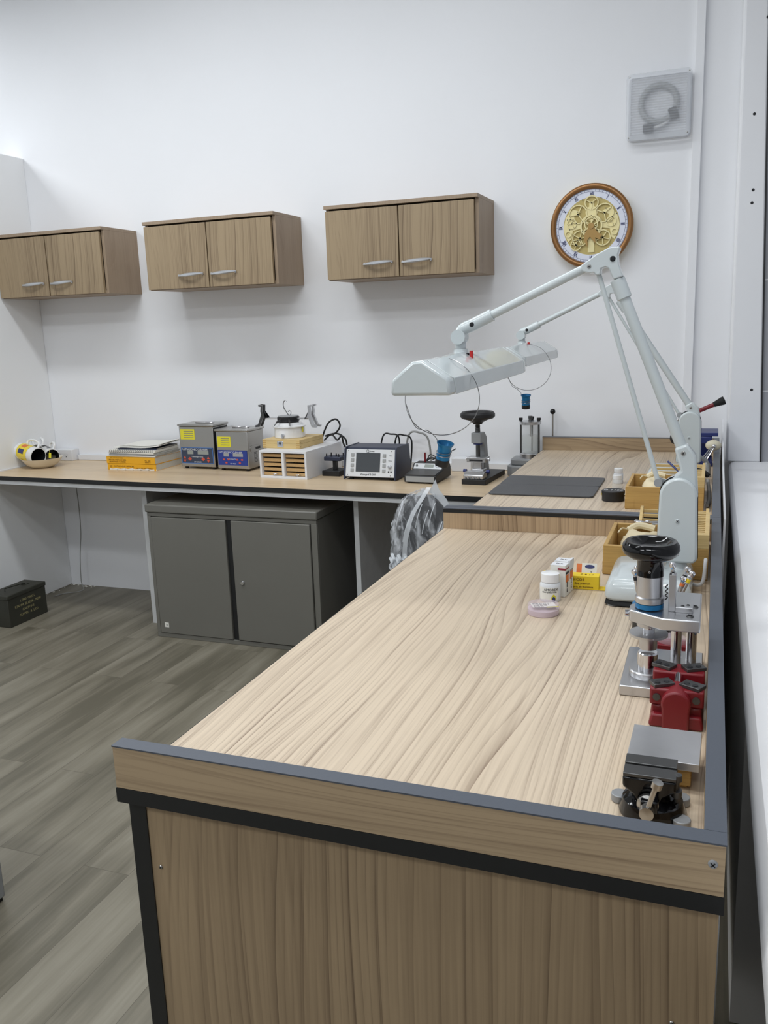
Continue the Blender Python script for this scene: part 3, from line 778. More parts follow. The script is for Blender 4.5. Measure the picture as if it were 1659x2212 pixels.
obj('top_plate', MB().lathe([(.001, 0), (.052, 0), (.052, .003), (.001, .004)], (0, 0, .028), seg=36), 'grey', hd)
for k, a in enumerate((180, 192, -12, 4, 250, 300)):
    T = Matrix.Rotation(R(a), 4, 'Z')
    if k < 4:
        ar = obj('clamp_arm', MB().cyl(T @ Vector((.05, 0, .018)), T @ Vector((.12, 0, .018)), .0035, seg=10), 'alu', hd)
        s = 1
        mb = MB().prism([(.112, .018), (.12, .02), (.132, .055), (.13, .085), (.15, .088), (.15, .08), (.138, .078), (.141, .055), (.138, .04), (.158, -.012), (.172, -.014), (.172, -.024), (.15, -.022), (.13, .024)], 'y', -.009, .009, T)
        obj('clamp_jaw', mb, 'black' if k == 0 else 'darksteel' if k == 1 else 'alu', ar, .001)
    else:
        obj('set_screw', MB().cyl(T @ Vector((.05, 0, .014)), T @ Vector((.082, 0, .004)), .006, .005, 12).tube([T @ Vector((.082, 0, .004)), T @ Vector((.1, 0, -.012))], .002, 6, smooth=False), 'darksteel', hd)
mb = MB().tube([(.004, 0, .03), (-.01, 0, .05), (-.022, 0, .07), (-.024, 0, .092), (-.016, 0, .104), (-.006, 0, .1)], .0025, 8)
mb.tube([(.004, 0, .03), (.014, 0, .038), (.016, 0, .05), (.008, 0, .056), (0, 0, .05)], .002, 8)
obj('hook', mb, 'wire', hd)
mb = MB()
mb.tube([(-1.885, 4.08, .93), (-1.86, 4.07, .98), (-1.83, 4.06, 1.02), (-1.79, 4.06, 1.035), (-1.775, 4.07, 1.0), (-1.81, 4.08, .96), (-1.87, 4.09, .945), (-1.8, 4.08, .96), (-1.755, 4.08, .935), (-1.75, 4.09, .9)], .0045)
mb.tube([(-1.88, 4.1, .922), (-1.83, 4.08, .955), (-1.79, 4.06, .93), (-1.765, 4.06, .95), (-1.76, 4.07, .91), (-1.75, 4.1, .86), (-1.75, 4.12, .785)], .0045)
tag(obj('power_cord', mb, 'cable'), 'looped black power cord behind the white drawer cabinet', 'cable')

# ================================================================== BLACK STAND
bs = thing('tester_stand', 'small black pedestal stand with navy head, between drawers and instrument', 'stand', (-1.735, 3.9, .78), R(-3))
obj('base', MB().box(-.048, .048, -.055, .055, 0, .026), 'black', bs, .003)
obj('post', MB().box(-.009, .009, -.012, .012, .026, .075), 'black', bs, .001)
obj('head', MB().box(-.045, .045, -.035, .035, .072, .092), 'navy', bs, .003)
mb = MB()
for x, y in ((-.036, -.02), (-.01, -.02), (.012, -.01), (.03, -.02), (.036, .02), (-.03, .02)): mb.cyl((x, y, .092), (x, y, .106), .0045, .003, 10)
obj('pins', mb, 'black', bs)

# ================================================================== TIMING INSTRUMENT
vb = thing('timing_instrument', 'navy-cased watch timing instrument with grey screen and eight buttons', 'instrument', (-1.638, 3.78, .78), R(-2))
w, d, h = .268, .2, .152
mb = MB().prism([(0, .012), (d, .012), (d-.03, h), (.035, h)], 'x', .006, w-.006)
obj('case', mb, 'navy', vb, .003)
mb = MB()
for x0, x1 in ((0, .008), (w-.008, w)): obj('side_cheek', MB().prism([(-.012, .004), (d+.004, .004), (d-.025, h+.003), (.022, h+.003), (.012, h-.01)], 'x', x0, x1), 'navy', vb, .002)
# the face leans back slightly: T maps face coordinates (x, 0, z) onto it
T = Matrix.Translation((0, -.004, .016)) @ Matrix.Rotation(R(-12), 4, 'X')
fp = obj('face_panel', MB().box(.009, w-.009, -.003, .004, 0, h-.022, T), 'panelface', vb, .001)
obj('screen', MB().box(.062, .185, -.005, -.002, .024, .113, T), 'screen', fp)
for z in (.022, .046, .07, .094):
    for x in (.035, .198): obj('button', MB().box(x, x+.016, -.006, -.002, z, z+.016, T), 'btn', fp, .001)
obj('knob', MB().lathe([(.001, 0), (.009, 0), (.008, .012), (.001, .013)], T @ Vector((.236, -.003, .05)), T.to_3x3() @ Vector((0, -1, 0)), 18), 'alu', fp)
mb = MB()
for x in (.23, .243): mb.cyl(T @ Vector((x, -.0045, .026)), T @ Vector((x, -.002, .026)), .004, seg=12)
obj('jack', mb, 'ink', fp)
mb = MB(); text_mb(mb, 'Vibrograf B 200', .0125, (.125, -.0035, .011), T=T); text_mb(mb, 'Greiner', .008, (.142, -.0035, .1205), T=T)
text_mb(mb, 'Signal', .006, (.238, -.0035, .102), T=T); text_mb(mb, 'Phones', .006, (.236, -.0035, .078), T=T)
obj('lettering', mb, 'ink', fp)
mb = MB()
for i in range(20):
    a = 2*PI*i/20; b_ = 2*PI*(i+1)/20
    p = [T @ Vector((.12+r*math.cos(q), -.0036, .1215+r*math.sin(q))) for r, q in ((.0055, a), (.0072, a), (.0072, b_), (.0055, b_))]
    mb.face([mb.bm.verts.new(x) for x in p])
mb.box(.122, .128, -.0038, -.003, .1155, .117, T)
obj('logo', mb, 'ink', fp)
for x in (.02, .24):
    for z in (.008, .122): screw(fp, T @ Vector((x, -.003, z)), .0025)
for x in (.03, w-.03): obj('foot', MB().cyl((x, .02, 0), (x, .02, .014), .009, seg=12), 'rubber', vb)
mb = MB()
mb.tube([(-1.56, 4.03, .784), (-1.53, 4.03, .95), (-1.49, 4.04, .965), (-1.45, 4.05, .94), (-1.47, 4.06, .784)], .004)
mb.tube([(-1.48, 4.04, .784), (-1.46, 4.03, .945), (-1.42, 4.04, .96), (-1.385, 4.05, .93), (-1.4, 4.06, .784)], .004)
tag(obj('instrument_lead', mb, 'cable'), 'black leads arching up behind the navy timing instrument', 'cable')
mb = MB().tube([(-1.44, 4.09, .79), (-1.41, 4.08, .955), (-1.35, 4.08, .968), (-1.31, 4.09, .93), (-1.3, 4.1, .79)], .005)
tag(obj('grey_lead', mb, 'gcable'), 'grey lead arching behind the right end of the timing instrument', 'cable')

# ================================================================== BATTERY METER
mt_ = thing('battery_meter', 'low black battery meter with sloping top and small display', 'meter', (-1.316, 3.725, .78), R(-3))
w, d = .155, .21
obj('case', MB().prism([(0, .006), (0, .038), (.1, .05), (.125, .074), (d-.02, .076), (d, .05), (d, .006)], 'x', 0, w), 'black', mt_, .003)
obj('front_plate', MB().box(.008, w-.008, -.002, .001, .009, .034), 'btn', mt_)
T = Matrix.Translation((0, 0, .0385)) @ Matrix.Rotation(math.atan2(.012, .1), 4, 'X')
obj('test_plate', MB().box(.006, w-.006, .004, .098, 0, .002, T), 'darksteel', mt_)
T = Matrix.Translation((0, .1, .05)) @ Matrix.Rotation(math.atan2(.024, .025), 4, 'X')
dp = obj('display_panel', MB().box(.008, w-.008, .002, .033, 0, .0025, T), 'panelface', mt_)
obj('display', MB().box(.06, .105, .01, .027, .0025, .0032, T), 'lcd', dp)
mb = MB(); text_mb(mb, 'BATTERY', .008, (.127, .02, .003), face='top', T=T); text_mb(mb, 'Tester', .007, (.126, .011, .003), face='top', T=T)
obj('lettering', mb, 'inkblue', dp)
obj('selector', MB().lathe([(.001, 0), (.005, 0), (.005, .004), (.001, .005)], T @ Vector((.022, .018, .0025)), (0, -.7, .7), 12), 'darksteel', dp)
obj('probe', MB().cyl((.045, .16, .07), (.045, .16, .12), .004, seg=10), 'dred', mt_)
obj('probe', MB().cyl((.12, .16, .07), (.12, .16, .1), .003, seg=10), 'black', mt_)
mb = MB(); c0 = Vector((-1.265, 3.985, .83)); pts = []
for i in range(40):
    a = i*.75; pts.append(c0+Vector((.035*math.cos(a)+.0006*i, .012*math.sin(a*.37), .03*math.sin(a))))
mb.tube([(-1.32, 4.0, .79)]+pts[:28]+[(-1.24, 3.93, .86), (-1.215, 3.9, .87), (-1.19, 3.885, .866)], .003, 6, 3)
mb.tube([(-1.27, 3.94, .86), (-1.25, 3.92, .885), (-1.22, 3.9, .88), (-1.2, 3.885, .868), (-1.18, 3.9, .885), (-1.15, 4.02, .9)], .0025, 6, 5)
tag(obj('coiled_lead', mb, 'cable'), 'tangled black lead behind the battery meter', 'cable')
mb = MB().box(-1.19, -1.09, 4.07, 4.129, .78, .845)
tag(obj('small_outlet_box', mb, 'white', bev=.003), 'white outlet box half hidden behind the battery meter', 'outlet')

# ================================================================== SCREW PRESS ON THE COUNTER
sp = thing('screw_press', 'grey screw press with black saucer handwheel on the wall counter', 'press', (-.992, 3.735, .78), R(-4))
obj('base', MB().box(-.055, .058, 0, .3, 0, .024), 'black', sp, .002)
obj('column', MB().prism([(.1, .024), (.19, .024), (.17, .1), (.15, .2), (.12, .225), (.08, .225), (.08, .19), (.115, .16), (.12, .1)], 'x', -.018, .018), 'greycast', sp, .003)
obj('ram_housing', MB().box(-.024, .022, .05, .1, .18, .228), 'greycast', sp, .003)
obj('blue_collar', MB().cyl((0, .075, .174), (0, .075, .181), .021, seg=24), 'dblue', sp)
obj('screw_spindle', MB().lathe([(.001, .11), (.01, .11), (.01, .25)]+[p for i in range(7) for p in ((.0115, .228+i*.005), (.0095, .2305+i*.005))]+[(.011, .27), (.001, .27)], (0, .075, 0), seg=20), 'darksteel', sp)
obj('handwheel', MB().lathe([(.001, .265), (.02, .265), (.022, .272), (.045, .284), (.07, .291), (.078, .299), (.078, .312), (.07, .321), (.06, .319), (.05, .308), (.001, .302)], (0, .075, 0), seg=48), 'black', sp)
hl = obj('die_holder', MB().box(-.045, .045, .045, .105, .095, .117), 'alu', sp, .002)
obj('holder_slot', MB().box(-.032, .03, .0435, .046, .1, .108), 'ink', hl)
mb = MB()
for s in (-1, 1): mb.cyl((s*.045, .075, .106), (s*.055, .075, .106), .008, seg=12)
obj('thumb_screw', mb, 'alu', hl)
obj('pedestal', MB().box(-.03, .03, .06, .11, .024, .062).box(-.02, .02, .06, .1, .062, .095), 'alu', sp, .003)
obj('vise_block', MB().prism([(.004, .024), (.004, .042), (.022, .056), (.06, .056), (.06, .024)], 'x', -.048, .045), 'alu', sp, .003)
for s in (-1, 1): obj('blue_knob', MB().cyl((s*.047, .05, .055), (s*.062, .05, .055), .008, seg=14), 'dblue', sp)
for i in range(6):
    obj('press_die', MB().cyl((-.035+i*.0125, -.001+.006, .024), (-.035+i*.0125, .012, .04), .006, seg=12), 'darksteel', sp)

# ================================================================== PRESSURE TESTER
pt = thing('pressure_tester', 'clear-cylinder water pressure tester, half hidden by the far workbench', 'tester', (-.795, 4.045, .7805))
obj('base', MB().prism([(-.1, -.05), (-.075, -.075), (.06, -.075), (.06, .075), (-.1, .075)], 'z', 0, .05).prism([(-.085, -.045), (-.06, -.06), (.05, -.06), (.05, .06), (-.085, .06)], 'z', .05, .08), 'greycast', pt, .006)
obj('base_ring', MB().lathe([(.001, .08), (.05, .08), (.05, .1), (.046, .104), (.001, .104)], seg=36), 'alu', pt)
obj('cylinder', MB().lathe([(.04, .104), (.04, .238)], seg=36, caps=False), M['clear'], pt)
obj('water', MB().lathe([(.001, .106), (.038, .106), (.038, .185), (.001, .185)], seg=32), M['water'], pt)
obj('cover_plate', MB().lathe([(.001, .238), (.05, .238), (.05, .252), (.001, .252)], seg=36), 'alu', pt)
for a in (200, 340, 90):
    x, y = .045*math.cos(R(a)), .042*math.sin(R(a))
    rd = obj('tie_rod', MB().cyl((x, y, .1), (x, y, .254), .0045, seg=12), 'darksteel', pt)
    obj('thumb_nut', MB().lathe([(.001, .252), (.007, .252), (.007, .258), (.0095, .259), (.0095, .269), (.001, .27)], (x, y, 0), seg=14), 'black', rd)
obj('suspension_rod', MB().cyl((0, 0, .18), (0, 0, .26), .0028, seg=10), 'steel', pt)
obj('center_valve', MB().lathe([(.001, .252), (.01, .252), (.008, .262), (.01, .264), (.01, .276), (.001, .277)], seg=16), 'darksteel', pt)
lv = obj('pump_lever', MB().cyl((.092, .07, .05), (.092, .07, .28), .004, seg=10).tube([(.092, .07, .052), (.07, .055, .045), (.04, .03, .04)], .004, smooth=True), 'steel', pt)
obj('ball_knob', MB().sph((.092, .07, .289), .013), 'blackgloss', lv)

# ================================================================== WRAPPED CHAIR
ch = thing('wrapped_chair', 'black stool chair still wrapped in clear plastic, beside the wall counter', 'chair', (-1.06, 3.22, 0), R(8))
def lump(w, t, z0, z1, n=16, rows=14, amp=0., seed=1, peaks=(), cy=0, taper=.35):
    rnd = random.Random(seed); mb = MB(); rs = []
    for i in range(rows):
        v = i/(rows-1); z = z0+(z1-z0)*v
        k = (math.sin(PI*min(1, max(0, (v*.86+.14))))**taper if v > .5 else (.93+.07*v*2))
        k = max(k, .03); ring = []
        for j in range(n):
            a = 2*PI*j/n; c, s = math.cos(a), math.sin(a)
            q = 1+amp*(rnd.random()-.5)
            ring.append(Vector((w*k*q*math.copysign(abs(c)**.7, c), cy+t*(k**.6)*q*math.copysign(abs(s)**.8, s), z+amp*.08*(rnd.random()-.5))))
        rs.append(ring)
    for px_, pz, wd in peaks:
        for i, ring in enumerate(rs):
            for p in ring:
                if i >= rows-3 and abs(p.x-px_) < wd: p.z += pz*(1-abs(p.x-px_)/wd)
    return mb.rings(rs)
obj('backrest', lump(.105, .03, .58, .83), 'black', ch)
obj('back_post', MB().tube([(0, .02, .66), (0, .06, .56), (0, .06, .46), (0, -.02, .42)], .012), 'black', ch)
obj('seat', MB().lathe([(.001, .42), (.17, .42), (.185, .44), (.18, .47), (.12, .48), (.001, .48)], (0, -.06, 0), seg=32), 'black', ch)
obj('gas_column', MB().cyl((0, -.06, .1), (0, -.06, .42), .022, seg=16), 'darksteel', ch)
for k in range(5):
    a = 2*PI*k/5+.3; e = Vector((math.cos(a), math.sin(a), 0)); c = Vector((0, -.06, 0))
    lg = obj('star_leg', MB().tube([c+Vector((0, 0, .1)), c+e*.12+Vector((0, 0, .09)), c+e*.25+Vector((0, 0, .065))], .014, smooth=False, r1=.01), 'black', ch)
    obj('caster', MB().cyl(c+e*.25+Vector((-.01, 0, .025)), c+e*.25+Vector((.01, 0, .025)), .025, seg=16), 'rubber', lg)
bg = obj('plastic_bag', lump(.138, .062, .46, .85, 26, 22, .1, 4, ((.03, .02, .05), (.1, -.01, .05))), M['bagfilm'], ch, smooth=25)
mb = MB()
for pts in ([(-.07, -.066, .58), (-.062, -.07, .66), (-.035, -.066, .76), (.015, -.045, .845), (.03, -.03, .87)],):
    P = catmull(pts, 8); rs = [[p+Vector((-.009, 0, 0)), p+Vector((.009, -.002, 0))] for p in P]
    mb.rings(rs, closed_ring=False, caps=False)
rnd = random.Random(3)
for i in range(26):
    x = -.13+.0085*i; zz = .588+.016*math.sin(i*2.1)
    mb.tube([(x, -.058+.006*math.sin(i), zz), (x+.01, -.072, zz-.016), (x+.004*math.sin(i*3), -.064, zz-.034), (x+.012, -.07, zz-.055)], .005+.003*rnd.random(), 6, 4)
for i in range(9):
    x = -.1+.026*i; zz = .64+.14*rnd.random()
    P = catmull([(x, -.066, zz-.05), (x+.012, -.07, zz), (x+.028, -.06, zz+.045)], 5)
    mb.rings([[p+Vector((-.0018, 0, 0)), p+Vector((.0018, -.001, 0))] for p in P], closed_ring=False, caps=False)
mb.prism([(.03, .85), (.055, .9), (.07, .86), (.1, .82), (.12, .77), (.1, .77), (.075, .81)], 'y', -.03, -.028)
mb.prism([(-.03, .835), (.012, .868), (.02, .84)], 'y', -.035, -.033)
obj('bag_fold', mb, M['bagtape'], ch)

# ================================================================== AMMUNITION CAN
am = thing('ammunition_can', 'dark olive steel ammunition can with stencilled lettering on the floor', 'can', (-3.42, 3.385, 0))
L_, W_, H_ = .28, .14, .165
obj('body', MB().box(-W_, 0, 0, L_, 0, H_), 'olive', am, .004)
obj('lid', MB().box(-W_-.004, .004, -.004, L_+.004, H_-.012, H_+.012), 'olive', am, .005)
obj('carry_handle', MB().tube([(-W_/2, .06, H_+.012), (-W_/2, .06, H_+.03), (-W_/2, .2, H_+.02), (-W_/2, .21, H_+.013)], .003, smooth=False).box(-W_/2-.012, -W_/2+.012, .19, .23, H_+.011, H_+.015), 'olive', am)
mb = MB()
for i, s in enumerate(['L1F60  CRKG', '5.56MM, BLANK, M200', 'CARTONS', 'CLIPPED  &  LKD']):
    text_mb(mb, s, .019 if i == 1 else .018, (.0006, L_/2, .125-i*.026), face='right', xs=1.05)
obj('stencil_lettering', mb, 'stencil', am)
mb = MB()
for i in range(30):
    x = -3.655+random.random()*.2 if i > 12 else -3.655+random.random()*.025
    y = 4.145-random.random()*.03 if i > 12 else 3.7+random.random()*.44
    mb.sph((x, y, .002), .002+random.random()*.004, (1.4, 1.2, .6), 8)
q = tag(obj('plaster_crumbs', mb, 'paper'), 'white plaster crumbs along the corner of the floor', 'debris'); q['kind'] = 'stuff'

# ================================================================== GREY PEDESTAL at the left edge
gp = thing('steel_pedestal', 'grey steel pedestal base just showing at the left picture edge', 'pedestal', (-1.98, 1.35, 0))
obj('body', MB().box(-.227, .227, -.243, .243, .012, .62), 'grey', gp, .004)
obj('plinth', MB().box(-.22, .22, -.235, .238, 0, .012), 'rubber', gp)
obj('drawer_front', MB().box(.227, .231, -.22, .22, .33, .6), 'grey', gp, .002)

# ================================================================== MAGNIFIER-STYLE BENCH LAMPS
def lamp(label, Y, P, headx, y0, y1, zb):
    g = lambda k: at(P[k][0], P[k][1], Y)
    base = Vector((P['bx'], Y, ZT))
    t = thing('bench_lamp', label, 'lamp', base, 0, 'grey articulated bench lamps')
    G = lambda k: g(k)-base
    # weighted base with softly rounded, sloping shell
    prof = lambda s, z: [Vector((x*s-.052, y*s-.02, z)) for x, y in ((-.088, -.1), (-.07, -.112), (.07, -.112), (.088, -.1), (.088, .1), (.07, .112), (-.07, .112), (-.088, .1))]
    mb = MB().rings([prof(.97, .01), prof(1, .02), prof(.98, .04), prof(.9, .056), prof(.8, .06)])
    obj('base', mb, 'lamp', t, .008, sub=0)
    obj('base_mat', MB().rings([prof(.99, .003), prof(.97, .011)]), 'rubber', t)
    for sx in (-1, 1):
        for sy in (-1, 1): obj('foot', MB().cyl((-.052+sx*.07, -.02+sy*.095, 0), (-.052+sx*.07, -.02+sy*.095, .006), .012, seg=14), 'grey', t)
    obj('neck', MB().lathe([(.001, .055), (.03, .055), (.022, .066), (.02, .085), (.001, .085)], (0, 0, 0), seg=24), 'lamp', t)
    # spring housing: tapered slab with a round top
    hh = P['hh']; pts = [(-.042, .085), (-.036, .076), (.036, .076), (.043, .085)]
    for i in range(13):
        a = PI*i/12; pts.append((.0385*math.cos(a), hh-.0385+.0385*math.sin(a)))
    pts2 = [(x*1.03, z-.002*(1 if z < .1 else -1)) for x, z in pts]
    ho = obj('spring_housing', MB().prism(pts, 'y', -.03, -.006).prism(pts, 'y', -.003, .028), 'lamp', t, .005)
    obj('housing_gasket', MB().prism(pts2, 'y', -.006, -.003), 'rubber', ho)
    screw(ho, (0, -.03, (hh+.076)/2), .005, m='lamp')
    screw(ho, (0, -.03, .1), .003, m='lamp')
    s0, e0, wr = G('s'), G('e'), G('w')
    ax = (e0-s0).normalized(); nx = Vector((ax.z, 0, -ax.x))
    q = lambda a, b: (s0+ax*a+nx*b).xz
    shp = [q(.0, -.0135), q(0, .0135), q(-.03, .022), (.04, hh-.045), (.02, hh-.05), (-.03, hh-.02), q(-.05, -.018)]
    sh = obj('shoulder_clamp', MB().prism(shp, 'y', -.018, .018), 'lamp', t, .005)
    screw(sh, s0-ax*.016+Vector((0, -.018, 0)), .005)
    obj('lower_arm', MB().cyl(s0-ax*.02, e0, .0118, seg=20), 'lamp', t)
    obj('arm_collar', MB().lathe([(.0125, -.045), (.0158, -.043), (.0158, -.002), (.012, 0)], e0, ax, 22), 'lamp', t)
    # elbow bracket, its outline given around the end of the lower arm
    el = [(-.082, .006), (-.083, .0125), (-.05, .034), (-.025, .0455), (-.006, .0465), (-.0035, .043), (-.0085, .03), (-.006, .01), (-.002, -.002), (.004, -.014), (-.016, -.02), (-.021, -.008), (-.026, .003), (-.032, .0065), (-.042, .004), (-.043, -.009), (-.053, -.009), (-.056, -.004), (-.066, -.004), (-.08, -.001)]
    ek = P.get('ek', 1.0)
    el = [(e0.x+.010+x*ek, e0.z+.018+z*ek) for x, z in el]
    eb = obj('elbow_bracket', MB().prism(el, 'y', -.016, .016), 'lamp', t, .0045)
    screw(eb, (e0.x+.010-.018*ek, -.016, e0.z+.018+.022*ek), .006, m='lampdark'); screw(eb, (e0.x+.010-.066*ek, -.016, e0.z+.018+.009*ek), .0045)
    tr0 = G('t0'); tr1 = Vector((e0.x+.010-.048*ek, 0, e0.z+.018-.006*ek))
    obj('tension_rod', MB().cyl(tr0, tr1, .0052, seg=12), 'lamp', t)
    lk_ = MB().prism([(tr0.x-.006, tr0.z-.004), (tr0.x+.001, tr0.z+.01), (tr0.x+.045, tr0.z-.006), (tr0.x+.05, tr0.z-.03), (tr0.x+.03, tr0.z-.02), (tr0.x+.006, tr0.z-.012)], 'y', .004, .012)
    lk_.cyl((tr0.x, -.008, tr0.z), (tr0.x, .012, tr0.z), .009, seg=16)
    obj('rod_link', lk_, 'grey', t)
    f0 = Vector((e0.x+.010-.08*ek, 0, e0.z+.018+.0055*ek)); fx = (f0-wr).normalized()
    obj('upper_arm', MB().cyl(wr+fx*.03, f0+fx*.02, .0092, seg=20), 'lamp', t)
    # wrist knuckle
    k0 = G('k'); wj = MB()
    wj.tube([wr+fx*.06, wr+fx*.035, wr+fx*.01, wr*.55+k0*.45+Vector((-.004, 0, .004)), k0], .0138, 16, 6)
    wj.cyl(k0+Vector((0, -.018, 0)), k0+Vector((0, .018, 0)), .0165, seg=24)
    wk = obj('wrist_knuckle', wj, 'lamp', t)
    screw(wk, wr+fx*.012+Vector((0, -.0135, 0)), .0055, m='lampdark')
    hz = zb-ZT; top = hz+.066
    mb = MB().lathe([(.0125, k0.z-.006), (.0125, k0.z-.028), (.0155, k0.z-.03), (.0155, top+.012), (.018, top-.002), (.001, top-.002)], (k0.x+.002, 0, 0), seg=24)
    obj('swivel_post', mb, 'lamp', t)
    # twin-tube head: folded shell, open below
    hx = headx-base.x; a0, a1 = y0-Y, y1-Y; w_ = .064
    def sec(s, dz=0): return [(-w_*s, 0), (-w_*s*.96, .03), (-.016*s, .066+dz), (.005*s, .0675+dz), (w_*s*.94, .032), (w_*s, 0)]
    def ring(y, s, dz=0, inner=False):
        pts = [Vector((hx+x, y, hz+z)) for x, z in sec(s, dz)]
        inn = [Vector((hx+x*.96, y, hz+max(0, z-.0025))) for x, z in sec(s, dz)][::-1]
        return pts+inn
    n = 14; rs = []
    for i in range(n+1):
        u = i/n; dz = .006*math.exp(-((u-.42)/.12)**2)
        rs.append(ring(a0+.035+(a1-a0-.07)*u, 1, dz))
    obj('shade', MB().rings(rs), 'lamp', t, .002)
    for ya, yb in ((a0, a0+.034), (a1, a1-.034)):
        c = [Vector((hx+x, ya, hz+z)) for x, z in sec(.965)]; d_ = [Vector((hx+x, yb, hz+z)) for x, z in sec(1.012)]
        obj('end_cap', MB().rings([c, d_]), 'lamp', t, .006)
    for s in (-1, 1): obj('fluorescent_tube', MB().cyl((hx+s*.025, a0+.04, hz+.022), (hx+s*.025, a1-.04, hz+.022), .012, seg=14), 'ceramic', t)
    for (dx, c_) in ((.03, 'red'), (.021, 'black')):
        obj('switch_button', MB().cyl((k0.x+dx, -.012, top-.012), (k0.x+dx, -.012, top+(.008 if c_ == 'red' else .003)), .0042, seg=12), c_, t)
    # flex cord leaving the base towards the lip
    obj('power_cord', MB().tube([(.02, .05, .02), (.04, .03, .012), (.056, .03, .02), (.06, .05, .06), (.06, .075, .055), (.06, .09, .01)], .004), 'wcable', t)
    return t
lamp('nearer grey articulated bench lamp, its head in front of the wall', 1.95,
     dict(bx=-.061, hh=.262, s=(1471, 962), e=(1333, 602), t0=(1422, 1042), w=(1012, 706), k=(993, 728)), -.537, 1.63, 2.36, 1.36)
lamp('farther grey articulated bench lamp, partly hidden behind the nearer one', 3.3,
     dict(bx=-.075, hh=.262, s=(1487, 872), e=(1338, 648), t0=(1468, 897), w=(1133, 716), k=(1126, 724)), -.665, 2.96, 3.66, 1.34)

# ================================================================== EYE LOUPES
def loupe(label, c, tilt, ringc, rr, ry):
    c = Vector(c); t = thing('eye_loupe', label, 'loupe', c, 0, 'blue eye loupes on wire headbands')
    ax = Vector((math.sin(tilt), -.15, math.cos(tilt))).normalized()
    obj('barrel', MB().lathe([(.015, -.012), (.0148, .016), (.0158, .02), (.0188, .0245), (.0188, .0262), (.016, .0255), (.014, .018), (.001, .0)], (0, 0, 0), ax, 32), 'blue', t)
    obj('lens_cap', MB().lathe([(.001, -.026), (.0148, -.026), (.0155, -.024), (.0155, -.011), (.001, -.011)], (0, 0, 0), ax, 32), 'black', t)
    u = ax.orthogonal().normalized(); mb = MB(); w_ = ax.cross(u)
    mb.tube([(u*math.cos(a)+w_*math.sin(a))*.0165+ax*(-.006+.014*a/(4*PI)) for a in [i*.35 for i in range(37)]], .0007, 6, 2)
    s = Vector(ringc)-c; pts = []
    for i in range(41):
        a = R(-88)+2*PI*1.04*i/40
        pts.append(s+Vector((rr*math.cos(a)*1.0, ry*math.sin(a), rr*math.sin(a)*(1+.0))))
    pts = [ax*.024+Vector((-.018, 0, .0)), ax*.024+Vector((-.02, 0, .012)), ax*.024+Vector((-.04, .003, .028)), s+Vector((-rr*.75, .004, -rr*.78)), s+Vector((-rr*1.0, .004, -rr*.15))]
    mb.tube(pts, .0009, 6, 4)
    pts = [
           s+Vector((rr*math.cos(a), .004-.01*math.sin(2*a), rr*math.sin(a))) for a in [R(105-12*i) for i in range(25)]]
    mb.tube(pts, .0009, 6, 4)
    obj('wire_headband', mb, 'wire', t)
    return t
loupe('blue eye loupe hanging under the nearer lamp head by its wire band', at(958, 981, 1.80), R(14), at(953, 857, 1.80), .083, .01)
loupe('blue eye loupe hanging under the farther lamp head by its wire band', at(1136, 868, 3.25), R(2), at(1141, 794, 3.25), .084, .01)

# ================================================================== TOOL TRAYS
def tray(label, loc):
    t = thing('tool_tray', label, 'tray', loc, 0, 'beech bench tool trays')
    mb = MB(); b = .01
    mb.box(0, .15, 0, b, 0, .072); mb.box(0, b, b, .245, 0, .072); mb.box(b, .15, .235, .245, 0, .072); mb.box(b, .15, b, .235, 0, .008)
    tr = obj('tray', mb, 'pine', t, .0015)
    obj('corner_joint', MB().box(-.0006, .028, -.0006, .0, .002, .032).box(-.0006, 0, 0, .01, .002, .032), 'pine', tr)
    obj('block', MB().box(.15, .236, 0, .245, 0, .075), 'pine', t, .0015)
    # slotted holder: side cheeks and slats over a dark well
    mb = MB().box(.176, .236, 0, .015, .075, .108); mb.box(.176, .236, .23, .245, .075, .108); mb.box(.226, .236, .015, .23, .075, .108); mb.box(.176, .186, .015, .23, .075, .108)
    obj('slot_frame', mb, 'pinelight', t, .001)
    for i in range(11): obj('slat', MB().box(.186, .226, .024+i*.0185, .031+i*.0185, .082, .106), 'pinelight', t)
    # inclined pliers rack across the back of the tray
    rk = None
    for xa in (.06, .226):
        q = obj('rack_side', MB().prism([(.25, 0), (.345, 0), (.345, .098), (.33, .1), (.255, .056)], 'x', xa, xa+.008), 'pinelight', t, .001); rk = rk or q
    for i in range(5): obj('rack_bar', MB().box(.068, .226, .258+i*.017, .265+i*.017, .048+i*.009, .056+i*.009), 'pinelight', rk)
    return t
